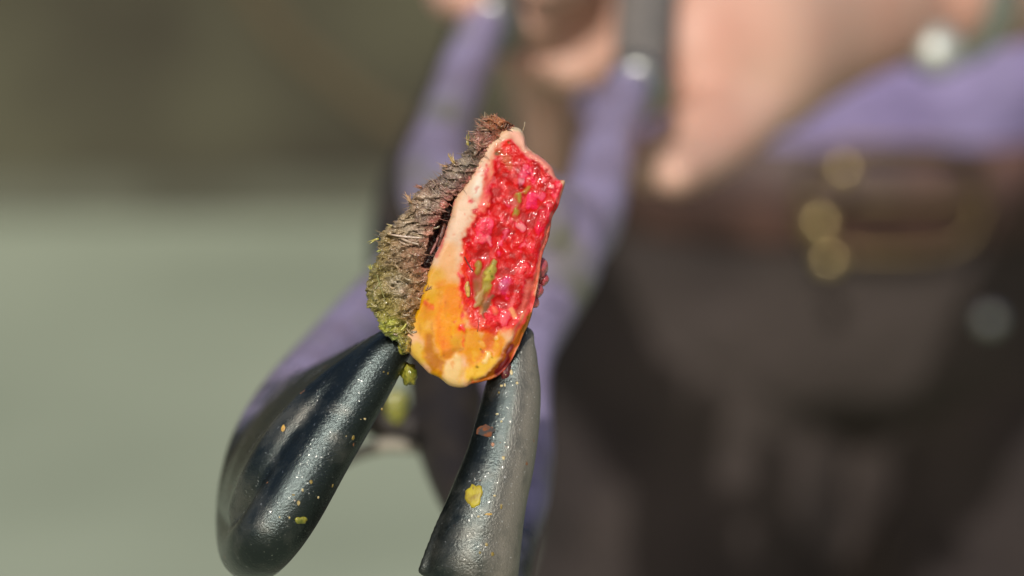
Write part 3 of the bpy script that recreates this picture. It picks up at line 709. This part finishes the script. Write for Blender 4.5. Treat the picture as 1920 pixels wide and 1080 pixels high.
set_col(me, np.clip(rc.reshape(-1, 3) / GAIN, .004, .8))
if ((get_no(me).reshape(nr, NS, 3)[:NW].reshape(-1, 3)) @ FW).mean() > 0: me.flip_normals()
crust = link('crust', me, M['crust'], specimen)

# ------------------------------------------------------------------ loose fibres, tufts and hairs
rnd = random.Random(11)
def strand(x, y, z, ang_, ln, r, curl=0.0, lift=0.0, n=6):
    pts = []
    for k in range(n):
        q = k / (n - 1); a_ = ang_ + curl * q
        pts.append((x, y, z + lift * q * ln, r * (1 - .8 * q)))
        x += math.cos(a_) * ln / (n - 1); y += math.sin(a_) * ln / (n - 1)
    A = np.array(pts); W = plane(A[:, 0], A[:, 1], A[:, 2])
    return np.column_stack([W, A[:, 3] * S])
def strands(name, specs, material, parent, cols=None, seg=5):
    g = Geo(); cl = []
    for k, sp in enumerate(specs):
        V, Q, T = tube_geo(strand(*sp), seg=seg, sub=1, caps=False); g.add(V, Q, T)
        if cols is not None: cl.append(np.tile(cols[k], (len(V), 1)))
    me = g.mesh(name)
    if cols is not None: set_col(me, np.clip(np.vstack(cl) / GAIN, .004, .9))
    return link(name, me, material, parent)
# the nap of short fibres over the crust
sp, cl = [], []
for k in range(520):
    a_i = rnd.randrange(NS); b_i = int(NW * rnd.random() ** 1.0 * .97)
    if gap[a_i, b_i] > .3: continue
    x, y, z = X[a_i, b_i], Y[a_i, b_i], Z[a_i, b_i]
    lowv = low[a_i, b_i]
    if rnd.random() < lowv * .9: continue
    d = -dirc[a_i] if rnd.random() < .75 else dirc[a_i]
    an = math.atan2(d[1], d[0]) + 1.1 * float(fbm(x / 40, y / 40, 95, 2)) + rnd.gauss(0, .12)
    sp.append((x, y, z + .3, an, rnd.uniform(8, 22), rnd.uniform(.5, 1.2), rnd.gauss(0, .25), rnd.uniform(-.10, .03)))
    c_ = CCc[a_i, b_i] * rnd.uniform(.8, 1.9); c_ = c_ * .75 + .25 * lin((150, 120, 95)) * rnd.random()
    cl.append(c_)
o = strands('nap', sp, M['fibre'], specimen, cl, seg=4); o['kind'] = 'stuff'
# fringe on the silhouette
sp, cl = [], []
for k in range(95):
    a_i = int(NS * .5 * rnd.random() ** 1.1); p = CLs[a_i]
    an = math.atan2(-dirc[a_i][1], -dirc[a_i][0]) + rnd.gauss(0, .6)
    up = a_i < NS * .12
    sp.append((p[0] + dirc[a_i][0] * 3, p[1] + dirc[a_i][1] * 3, rnd.uniform(-30, -8), an - (.5 if up else .15), rnd.uniform(4, 15) * (1.3 if up else .8) * (1 if a_i < NS * .7 else .6), rnd.uniform(.4, 1.3), rnd.gauss(0, .7), rnd.uniform(-.3, .3)))
    base = CCc[a_i, 4] * 1.3; cl.append(base * .6 + .4 * lin(rnd.choice([(150, 100, 60), (120, 80, 60), (170, 140, 90), (95, 60, 45)])) if a_i < NS * .6 else base)
o = strands('fringe', sp, M['fibre'], specimen, cl, seg=5); o['kind'] = 'stuff'
# tufts one can tell apart: short bundles of blades
def tuft(x, y, z, ang_, ln, n, col, spread=.25, r=1.6):
    sp, cl = [], []
    for k in range(n):
        sp.append((x + rnd.uniform(-2, 2), y + rnd.uniform(-2, 2), z + rnd.uniform(-3, 3), ang_ + rnd.gauss(0, spread), ln * rnd.uniform(.6, 1.1), r * rnd.uniform(.6, 1.2), rnd.gauss(0, .4), rnd.uniform(-.2, .2)))
        cl.append(lin(col) * rnd.uniform(.7, 1.3))
    return strands('tuft', sp, M['fibre'], specimen, cl, seg=6)
U = -math.pi / 2
tuft(878,272,-4,U-.05,27,5,(160,145,75),.12,1.7)['label'] = 'pointed pale green tuft'
tuft(889,266,0,U+.5,18,4,(170,160,110),.3,1.0)
tuft(852,306,-2,U-.55,22,6,(180,150,85),.2,1.8)['label'] = 'tan tuft with a split tip'
tuft(838,312,-2,U-1.2,16,5,(175,135,95),.2,1.6)
tuft(708,447,-12,math.pi-.15,18,6,(175,165,60),.2,1.7)['label'] = 'yellow tuft sticking out to the left'
tuft(790,352,-2,math.pi+.35,16,6,(150,100,80),.15,2.0)
tuft(770,380,-6,U-.5,24,7,(165,130,95),.3,2.0)
tuft(925,252,4,U+.28,38,10,(140,85,68),.10,2.2)['label'] = 'stiff reddish brown tuft at the top'
tuft(935,240,0,U+.1,22,6,(170,110,70),.5,1.4)
tuft(945,240,2,U+.4,20,7,(120,70,40),.6,1.6)
tuft(952,242,0,U+.9,12,6,(95,55,40),.6,1.5)
tuft(915,235,-4,U-.1,22,6,(160,120,80),.3,1.5)
tuft(900,250,-2,U-.4,16,7,(130,90,75),.5,1.3)
tuft(895,262,-2,U+.2,14,6,(150,120,110),.5,1.2)
tuft(734,424,-4,math.pi+.5,12,5,(160,145,100),.3,1.6)
tuft(712,470,-8,math.pi-.6,8,5,(150,150,60),.4,1.6)
tuft(694,505,-14,U-.2,12,5,(150,148,50),.3,1.5)
tuft(800,545,2,U+.9,12,5,(160,120,90),.4,1.4)
# straw pieces lying across the crust
def blade(x0, y0, x1, y1, z, wd, col, name='straw', th_=1.0):
    n = 9; t_ = np.linspace(0, 1, n); dx, dy = x1 - x0, y1 - y0; L = math.hypot(dx, dy); nx, ny = -dy / L, dx / L
    V, F = [], []
    for k in range(n):
        q = t_[k]; cx = x0 + dx * q + nx * 1.5 * math.sin(q * 3); cy = y0 + dy * q + ny * 1.5 * math.sin(q * 3); ww = wd * (.75 + .25 * math.sin(math.pi * q)) * .5
        for s_, zz in ((-1, 0), (-.4, th_), (.4, th_ * .8), (1, 0), (0, -th_)): V.append((cx + nx * ww * s_, cy + ny * ww * s_, z + zz))
    V = np.array(V); W = plane(V[:, 0], V[:, 1], V[:, 2])
    Q = [(k * 5 + j, k * 5 + (j + 1) % 5, (k + 1) * 5 + (j + 1) % 5, (k + 1) * 5 + j) for k in range(n - 1) for j in range(5)]
    g = Geo().add(W, np.array(Q), np.array([(0, 1, 2), (0, 2, 3), (0, 3, 4), ((n-1)*5, (n-1)*5+2, (n-1)*5+1), ((n-1)*5, (n-1)*5+3, (n-1)*5+2), ((n-1)*5, (n-1)*5+4, (n-1)*5+3)]))
    me = g.mesh(name); set_col(me, np.tile(np.clip(lin(col) / GAIN, 0, .8), (len(V), 1)) * (1 + .25 * fbm(V[:, 0] / 3, V[:, 1] / 3, 1, 2))[:, None])
    return link(name, me, M['fibre'], specimen)
blade(733, 440, 792, 446, 14, 5, (178, 155, 135)); blade(752, 447, 786, 458, 13, 6, (165, 142, 120)); blade(748, 452, 768, 460, 13, 5, (150, 125, 100))
blade(704, 500, 722, 560, 10, 2.0, (150, 148, 90)); blade(716, 528, 700, 548, 10, 1.6, (160, 160, 110))
blade(752, 619, 762, 606, 12, 4, (190, 185, 90))
for k in range(16):                              # torn flaps of crust
    a_i = rnd.randrange(int(NS * .3), int(NS * .95)); b_i = rnd.randrange(20, NW - 30)
    if gap[a_i, b_i] > .1: continue
    x, y, z = X[a_i, b_i], Y[a_i, b_i], Z[a_i, b_i]; an = rnd.uniform(-.5, .9)
    L = rnd.uniform(7, 16)
    blade(x, y, x + L * math.cos(an), y + L * math.sin(an), z + 1, rnd.uniform(3, 6), tuple(np.array((138, 118, 86)) * rnd.uniform(.8, 1.25)), 'flap', 1.2)
# the membrane in the split
blade(818, 462, 832, 418, -34, 14, (110, 66, 54), 'membrane', 3); blade(806, 476, 822, 440, -26, 6, (150, 95, 88), 'membrane', 2)
# straw stick, husk, white hairs in the wound
def hz(x, y): return float(samp(HT, np.array([float(x)]), np.array([float(y)]))[0])
def stick(name, pts, r, m, seg=7):
    A = np.array(pts, float); W = plane(A[:, 0], A[:, 1], A[:, 2]); g = Geo(); g.tube(np.column_stack([W, np.full(len(A), r * S)]), seg=seg, sub=3); return link(name, g.mesh(name), m, specimen)
stick('straw', [(871,482,hz(871,482)+3),(878,495,hz(878,495)+3),(886,508,hz(886,508)+2)], 1.0, M['straw'])
stick('hair', [(896,598,hz(896,598)+1),(897,610,hz(897,610)+1.5),(895,622,hz(895,622)+1)], .35, M['straw'])
stick('hair', [(980,246,-8),(983,236,-6),(984,229,-4)], .8, M['hair']); stick('hair', [(908,230,-8),(909,218,-6),(909,210,-4)], .7, M['hair'])
stick('hair', [(906,236,-8),(903,225,-8),(897,223,-6)], .7, M['hair']); stick('hair', [(1012,470,-60),(1018,462,-70),(1024,446,-80)], 2.2, M['straw'])
g = Geo(); A = [(877,530),(876,536),(877,545),(878,554)]; W = plane(np.array([a[0] for a in A]), np.array([a[1] for a in A]), np.array([hz(*a) + 2 for a in A]))
g.tube(np.column_stack([W, np.array([3, 5, 5, 3.5]) * S]), seg=12, sub=4, ref=UP); link('husk', g.mesh('husk'), M['seed'], specimen)

def blob(name, x, y, z, r, m, parent, seed=0, sq=(1, 1, 1), amp=.25, sub=4, own=False):
    bm = bmesh.new(); bmesh.ops.create_icosphere(bm, subdivisions=sub, radius=1.0)
    me = bpy.data.meshes.new(name); bm.to_mesh(me); bm.free()
    V = get_co(me); n_ = fbm(V[:, 0] * 1.6 + seed, V[:, 1] * 1.6, V[:, 2] * 1.6 + seed, 4)
    V = V * (1 + amp * n_ * 2)[:, None] * np.array(sq) * r
    set_co(me, plane(x + V[:, 0], y + V[:, 1], z + V[:, 2]))
    if (get_no(me)[:4] * 0).sum() or True:
        c0 = plane(np.array(float(x)), np.array(float(y)), np.array(float(z)))
        if ((get_co(me) - c0) * get_no(me)).sum() < 0: me.flip_normals()
    return link(name, me, m, parent)
for k, (x, y, z, r) in enumerate([(1010,502,-48,18),(1019,524,-60,11),(1008,545,-44,12),(1001,566,-44,10)]):
    blob('blood_clot', x, y, z, r, M['clot'], specimen, seed=k * 3.1, sq=(1, 1.2, 1.2), amp=.12)
for k, (x, y, r) in enumerate([(880,459,3.4),(940,476,5.5),(930,583,6),(890,599,2.2),(868,617,3),(866,624,2.2),(895,507,2.4),(953,600,4)]):
    pass
blob('blood_clot', 948, 694, -26, 15, M['blood'], specimen, seed=31, sq=(.9, 1.5, 1.1), amp=.15)
blob('paste', 757, 652, -34, 13, M['mush'], specimen, seed=37, sq=(1.1, 1.0, 1.0), amp=.25)
# crumbs stuck on the jaws
def crumb(label, cat, name, mt, px, py, d, r, sq, seed, amp=.3):
    sc_ = d / SD
    c0 = at(px, py, d)
    bm = bmesh.new(); bmesh.ops.create_icosphere(bm, subdivisions=3, radius=1.0)
    me = bpy.data.meshes.new(name); bm.to_mesh(me); bm.free()
    V = get_co(me); n_ = fbm(V[:, 0] * 1.8 + seed, V[:, 1] * 1.8, V[:, 2] * 1.8 + seed, 4)
    V = V * (1 + amp * n_ * 2)[:, None] * np.array(sq) * r * K * d
    set_co(me, V[:, :1] * RT + V[:, 1:2] * UP - V[:, 2:] * FW)
    o = link(name, me, mt); o.location = c0
    return tag(o, label, cat)
crumb('yellow green blob of mush hanging under the specimen beside the left jaw', 'mush', 'mush_blob', M['mush'], 768, 700, .557, 19, (.8, 1.15, .7), 4.0)
crumb('olive smear of mush behind the left jaw, in the dark throat of the forceps', 'mush', 'mush_smear', M['mush'], 742, 762, .685, 24, (.8, 1.3, .5), 9.0)
from mathutils.bvhtree import BVHTree
def on_surface(px, py):
    dg = bpy.context.evaluated_depsgraph_get(); dg.update()
    d = Vector(at(px, py, 1.0) - CAM).normalized()
    return SC.ray_cast(dg, Vector(CAM), d)
def flat_flake(label, px, py, w_, h_, th_, mt, seed, name='flake', cat='flake', group=None):
    hit, loc, nrm, *_ = on_surface(px, py)
    if not hit or (loc - Vector(CAM)).length > .7: loc = Vector(at(px, py, .55)); nrm = Vector(-FW)
    n = 22; r2 = random.Random(seed); rr = [1 + r2.uniform(-.26, .26) for _ in range(n)]
    rr = [(rr[k] * 2 + rr[(k + 1) % n]) / 3 for k in range(n)]
    q = nrm.to_track_quat('Z', 'Y').to_matrix()
    up = Vector(UP); ex = up.cross(nrm).normalized(); ey = nrm.cross(ex).normalized()
    V = []
    for lay, sc_ in ((-.4, 1.0), (.5, .96), (.8, .7)):
        for k in range(n):
            a_ = 2 * math.pi * k / n
            V.append(ex * (math.cos(a_) * w_ * rr[k] * sc_ * S) + ey * (math.sin(a_) * h_ * rr[k] * sc_ * S) + nrm * (th_ * lay * S))
    V.append(nrm * (th_ * .9 * S)); c_ = len(V) - 1
    F = [(l * n + k, l * n + (k + 1) % n, (l + 1) * n + (k + 1) % n, (l + 1) * n + k) for l in (0, 1) for k in range(n)] + [(2 * n + k, 2 * n + (k + 1) % n, c_) for k in range(n)]
    me = bpy.data.meshes.new(name); me.from_pydata(V, [], F); me.update()
    o = link(name, me, mt); o.location = loc
    return tag(o, label, cat, group)
flat_flake('yellow flake stuck on the dark face of the right jaw', 889, 928, 17, 22, 2.5, M['flake'], 3)
flat_flake('small greenish flake on the inner edge of the left jaw near its bend', 564, 976, 12, 7, 4, M['mush'], 5)
flat_flake('tiny pale speck on the upper outer side of the left jaw', 531, 803, 4, 7, 2, M['seed'], 6, 'speck', 'speck')
flat_flake('thin orange speck on the right jaw below the yellow flake', 916, 964, 8, 2, 2, M['seed'], 7, 'speck', 'speck')
flat_flake('rusty smear high on the inner edge of the right jaw', 910, 808, 22, 12, .35, mat('dried rust', alb(120, 66, 30), .7, noise=(900, (.03, .03, .03), .45, .6, 4), bump=[(900, .5, .0004)]), 8, 'rust_smear', 'smear')

r4 = random.Random(21)
crumbs = []
for k in range(34):
    if k % 2: q = r4.random(); x_, y_ = 745 - 215 * q + r4.uniform(-30, 30), 690 + 300 * q + r4.uniform(-20, 20)
    else: q = r4.random() ** 1.4; x_, y_ = 965 - 70 * q + r4.uniform(-28, 34) * (.6 + q), 690 + 350 * q
    e = r4.uniform(1.0, 3.2)
    crumbs.append(flat_flake('tmp', x_, y_, e, e * r4.uniform(.5, 1.8), 1.2, M['seed'], 50 + k, 'crumbs', 'crumb'))
bpy.context.view_layer.update()
Vc, Fc = [], []
for o in crumbs:
    n0 = len(Vc); Vc += [tuple(o.matrix_world @ v.co) for v in o.data.vertices]; Fc += [tuple(n0 + i_ for i_ in p.vertices) for p in o.data.polygons]
    me_ = o.data; bpy.data.objects.remove(o); bpy.data.meshes.remove(me_)
me = bpy.data.meshes.new('crumbs'); me.from_pydata(Vc, [], Fc); me.update()
tag(link('crumbs', me, mat('mixed crumbs', alb(200, 180, 130), .45, noise=(300, alb(130, 110, 45), .45, .55, 2))), 'fine pale crumbs scattered over the dark steel jaws', kind='stuff')
# ------------------------------------------------------------------ the person behind
person = empty('person', (.2, 1.62, 0))
tag(person, 'person in a lavender shirt, wide belt and brown trousers holding the forceps with both hands', 'person')
HX, HY = .197, 1.63
def W4(p, r): return (*p, r)
g = Geo()
L3 = lambda a, b, q: np.array(a) * (1 - q) + np.array(b) * q
# trunk, neck, head
g.tube([(HX, HY, 1.0, .10), (HX, HY, 1.03, .12), (HX, HY - .02, 1.15, .13), (HX, HY - .03, 1.3, .14), (HX, HY - .03, 1.42, .13), (HX, HY - .03, 1.5, .07)], seg=32, squash=(.8, 1.15), ref=(0, 1, 0))
g.tube([(HX, HY - .03, 1.46, .06), (HX - .01, HY - .06, 1.56, .056), (HX - .01, HY - .09, 1.62, .06)], seg=20)
g.tube([(HX - .01, HY - .10, 1.61, .062), (HX - .01, HY - .10, 1.67, .082), (HX - .01, HY - .09, 1.73, .088), (HX - .01, HY - .08, 1.76, .075)], seg=24, squash=(1.1, .9), ref=(0, 1, 0))
g.tube([(HX - .01, HY - .185, 1.70, .008), (HX - .01, HY - .205, 1.665, .013)], seg=10)           # nose
for s_ in (-1, 1): g.tube([(HX - .01 + s_ * .082, HY - .09, 1.71, .012), (HX - .01 + s_ * .086, HY - .085, 1.675, .010)], seg=10)   # ears
for s_ in (-1, 1):                              # legs
    g.tube([(HX + s_ * .04, HY, 1.0, .06), (HX + s_ * .09, HY, .90, .075), (HX + s_ * .10, HY - .01, .7, .07), (HX + s_ * .11, HY - .02, .48, .055), (HX + s_ * .115, HY, .28, .05), (HX + s_ * .12, HY + .01, .1, .035)], seg=20)
# arms: shoulder, elbow, wrist
SHL, ELL, WRL = (HX + .19, HY - .02, 1.42), tuple(at(2330, -180, 1.42)), tuple(at(1745, -20, 1.10))
SHR, ELR, WRR = (HX - .19, HY - .02, 1.42), tuple(at(620, -420, 1.36)), tuple(at(900, -210, 1.10))
for sh, el, wr in ((SHL, ELL, WRL), (SHR, ELR, WRR)):
    g.tube([W4(sh, .055), W4(L3(sh, el, .5), .048), W4(el, .040), W4(L3(el, wr, .35), .040), W4(wr, .027)], seg=20)
# hand on the right grip: palm from wrist to knuckles, fingers curled round the grip
def hand(g, palm, fingers, thumb):
    g.tube(palm[0], seg=20, squash=palm[1], ref=palm[2])
    for f in fingers: g.tube(f, seg=14)
    g.tube(thumb, seg=14)
f = lambda rows: chain(rows)
g.tube(chain([(1745,-20,1.10,125),(1640,0,1.06,140),(1530,30,1.03,165),(1430,75,1.0,185),(1360,105,.99,170)]), seg=24, squash=(1.0, .62), ref=tuple(UP))
for rows in ([(1400,-60,1.0,62),(1320,-90,1.01,56),(1250,-95,1.035,50),(1170,-85,1.045,46),(1110,-70,1.02,42)],
             [(1400,30,1.0,64),(1320,5,1.01,58),(1240,15,1.01,52),(1150,30,1.0,48),(1075,50,.99,44)],
             [(1410,120,1.0,64),(1330,110,1.0,60),(1240,105,1.01,54),(1150,115,.995,50),(1070,130,.985,45)],
             [(1420,190,1.0,60),(1340,215,.97,56),(1272,258,.955,48),(1240,300,.965,42),(1215,330,.98,36)]):
    g.tube(chain(rows), seg=16)
g.tube(chain([(1380,170,1.02,75),(1300,190,1.01,66)]), seg=16)
g.tube(chain([(1500,110,1.02,75),(1420,200,.99,68),(1330,285,.955,58),(1262,330,.925,44)]), seg=16)     # thumb
# hand on the left grip
g.tube(chain([(900,-210,1.10,140),(950,-150,1.10,170),(1000,-20,1.12,150),(1020,130,1.13,110),(1030,270,1.14,90)]), seg=24, squash=(1.0, .6), ref=tuple(UP))
for rows in ([(1000,-130,1.07,60),(1080,-150,1.02,54),(1060,-140,.96,48),(985,-120,.945,42)],
             [(1010,-50,1.07,62),(1095,-50,1.03,56),(1085,-40,.975,50),(1015,-35,.945,44)],
             [(1010,10,1.08,62),(1075,20,1.05,56),(1050,40,1.0,50),(1000,35,.965,44)],
             [(1010,80,1.09,58),(1060,110,1.06,54),(1030,130,1.01,46),(985,120,.98,40)]):
    g.tube(chain(rows), seg=16)
g.tube(chain([(960,-90,1.07,70),(880,-40,1.02,58),(850,-10,.97,50),(880,0,.945,42)]), seg=16)
link('body', remesh(g.mesh('body'), .0032, 3), M['skin'], person)
# hair cap
g = Geo(); g.tube([(HX - .01, HY - .07, 1.74, .088), (HX - .01, HY - .06, 1.775, .075)], seg=24, squash=(1.15, 1.0), ref=(0, 1, 0)); g.tube([(HX - .01, HY - .03, 1.68, .08), (HX - .01, HY - .05, 1.74, .09)], seg=24)
link('hair', g.mesh('hair'), M['hairdark'], person)
for s_ in (-1, 1):
    g = Geo(); g.tube([(HX - .01 + s_ * .033, HY - .172, 1.70, .011), (HX - .01 + s_ * .033, HY - .176, 1.70, .010)], seg=12); link('eye', g.mesh('eye'), M['chrome'], person)
# shirt with short sleeves
g = Geo()
g.tube([(HX, HY - .005, 1.078, .146), (HX, HY - .015, 1.112, .150), (HX, HY - .035, 1.15, .158), (HX, HY - .04, 1.28, .165), (HX, HY - .03, 1.40, .15), (HX, HY - .03, 1.47, .09)], seg=48, sub=10, caps=False, squash=(.84, 1.18), ref=(0, 1, 0))
for sh, el in ((SHL, ELL), (SHR, ELR)):
    g.tube([W4(sh, .07), W4(L3(sh, el, .3), .068), W4(L3(sh, el, .62), .066)], seg=24, caps=True)
me = remesh(g.mesh('shirt'), .006, 4)
V = get_co(me); N = get_no(me); set_co(me, V + N * (.006 * fbm(V[:, 0] * 9, V[:, 1] * 9, V[:, 2] * 22, 3))[:, None])
link('shirt', me, M['shirt'], person)
# trousers
g = Geo()
g.tube([(HX, HY, .885, .075), (HX, HY, .91, .125), (HX, HY, .96, .148), (HX, HY, 1.090, .144)], seg=48, squash=(.88, 1.16), ref=(0, 1, 0), caps=False)
for s_ in (-1, 1):
    g.tube([(HX + s_ * .088, HY - .012, .92, .094), (HX + s_ * .097, HY - .025, .80, .096), (HX + s_ * .106, HY - .03, .66, .090), (HX + s_ * .112, HY - .03, .48, .078), (HX + s_ * .115, HY, .28, .075), (HX + s_ * .12, HY + .01, .09, .075)], seg=28, caps=True)
me = remesh(g.mesh('trousers'), .005, 3)
V = get_co(me); N = get_no(me)
set_co(me, V + N * (.006 * fbm(V[:, 0] * 10, V[:, 1] * 10, V[:, 2] * 16, 3) + .0035 * ridged(V[:, 0] * 6, V[:, 1] * 6, V[:, 2] * 16 + V[:, 0] * 12, 2))[:, None])
link('trousers', me, M['trouser'], person)
# belt: an oval strap
def ring_strap(name, z0, z1, a, b, th_, m, parent, y0=HY, n=120):
    V, F = [], []
    for k in range(n):
        q = 2 * math.pi * k / n
        for (rr, zz) in ((0, z0), (th_, z0 + .002), (th_ * 1.25, (z0 + z1) / 2), (th_, z1 - .002), (0, z1)):
            V.append((HX + (a + rr) * math.cos(q), y0 + (b + rr) * math.sin(q), zz))
    for k in range(n):
        for j in range(5):
            F.append((k * 5 + j, ((k + 1) % n) * 5 + j, ((k + 1) % n) * 5 + (j + 1) % 5, k * 5 + (j + 1) % 5))
    return link(name, mesh_np(name, V, F), m, parent)
BZ = float(at(1660, 388, 1.485)[2])
ring_strap('belt', BZ - .030, BZ + .028, .172, .133, .005, M['belt'], person)
belt_y = HY - .139
g = Geo()                                       # brass frame buckle
bw, bh, bx = .047, .029, .201
fr = []
for k in range(41):
    q = 2 * math.pi * k / 40; cx = abs(math.cos(q)) ** .6 * math.copysign(1, math.cos(q)); sy = abs(math.sin(q)) ** .6 * math.copysign(1, math.sin(q))
    fr.append((bx + bw * cx, belt_y - .010 + .006 * cx * cx, BZ + bh * sy, .0024))
g.tube(fr, seg=12, sub=1, caps=False); 
bk = link('buckle', g.mesh('buckle'), M['brass'], person)
g = Geo(); g.tube([(bx - .046, belt_y - .013, BZ, .003), (bx, belt_y - .014, BZ, .003), (bx + .05, belt_y - .008, BZ, .0026)], seg=10); link('prong', g.mesh('prong'), M['brass'], bk)
for (px_, py_) in ((1580, 318), (1537, 418), (1553, 488)):  # domes added to the buckle for its bright glints
    p = at(px_, py_, 1.475); g = Geo(); g.tube([(*(p + FW * .001), .0055), (*(p - FW * .004), .0055)], seg=20); link('glint_stud', g.mesh('glint_stud'), M['glint_stud'], bk)
# trouser button and wrist watch
bp = at(1850, 592, 1.485); g = Geo(); g.add(*cyl_between(bp + np.array((0, .012, 0)), bp + np.array((0, -.014, 0)), .006)); link('button', g.mesh('button'), M['chrome'], person)
w0, w1 = at(1775, -28, 1.112), at(1738, -16, 1.098)
T = (w1 - w0); g = Geo()
g.add(*tube_geo([(*w0, .030), (*(w0 + T * .2), .032), (*(w0 + T * .8), .032), (*w1, .030)], seg=40, sub=1, caps=False))
wt = link('watch', g.mesh('watch'), M['chrome'], person)
wc = at(1757, 92, 1.070); hv = np.array(SUN_DIR) - FW; hv /= np.linalg.norm(hv); g = Geo(); g.add(*cyl_between(wc - hv * .008, wc + hv * .005, .0095)); link('watch_case', g.mesh('watch_case'), M['dial'], wt)
for s_ in (-1, 1):
    g = Geo(); g.tube([(HX + s_ * .12, HY + .06, .05, .05), (HX + s_ * .125, HY - .04, .05, .05), (HX + s_ * .13, HY - .14, .035, .042)], seg=20, squash=(1, 1)); g.tube([(HX + s_ * .12, HY + .02, .05, .05), (HX + s_ * .12, HY + .01, .2, .052)], seg=20)
    link('boot', remesh(g.mesh('boot'), .005, 2), M['boot'], person)
print('built', sum(len(o.data.polygons) for o in SC.objects if o.type == 'MESH'))
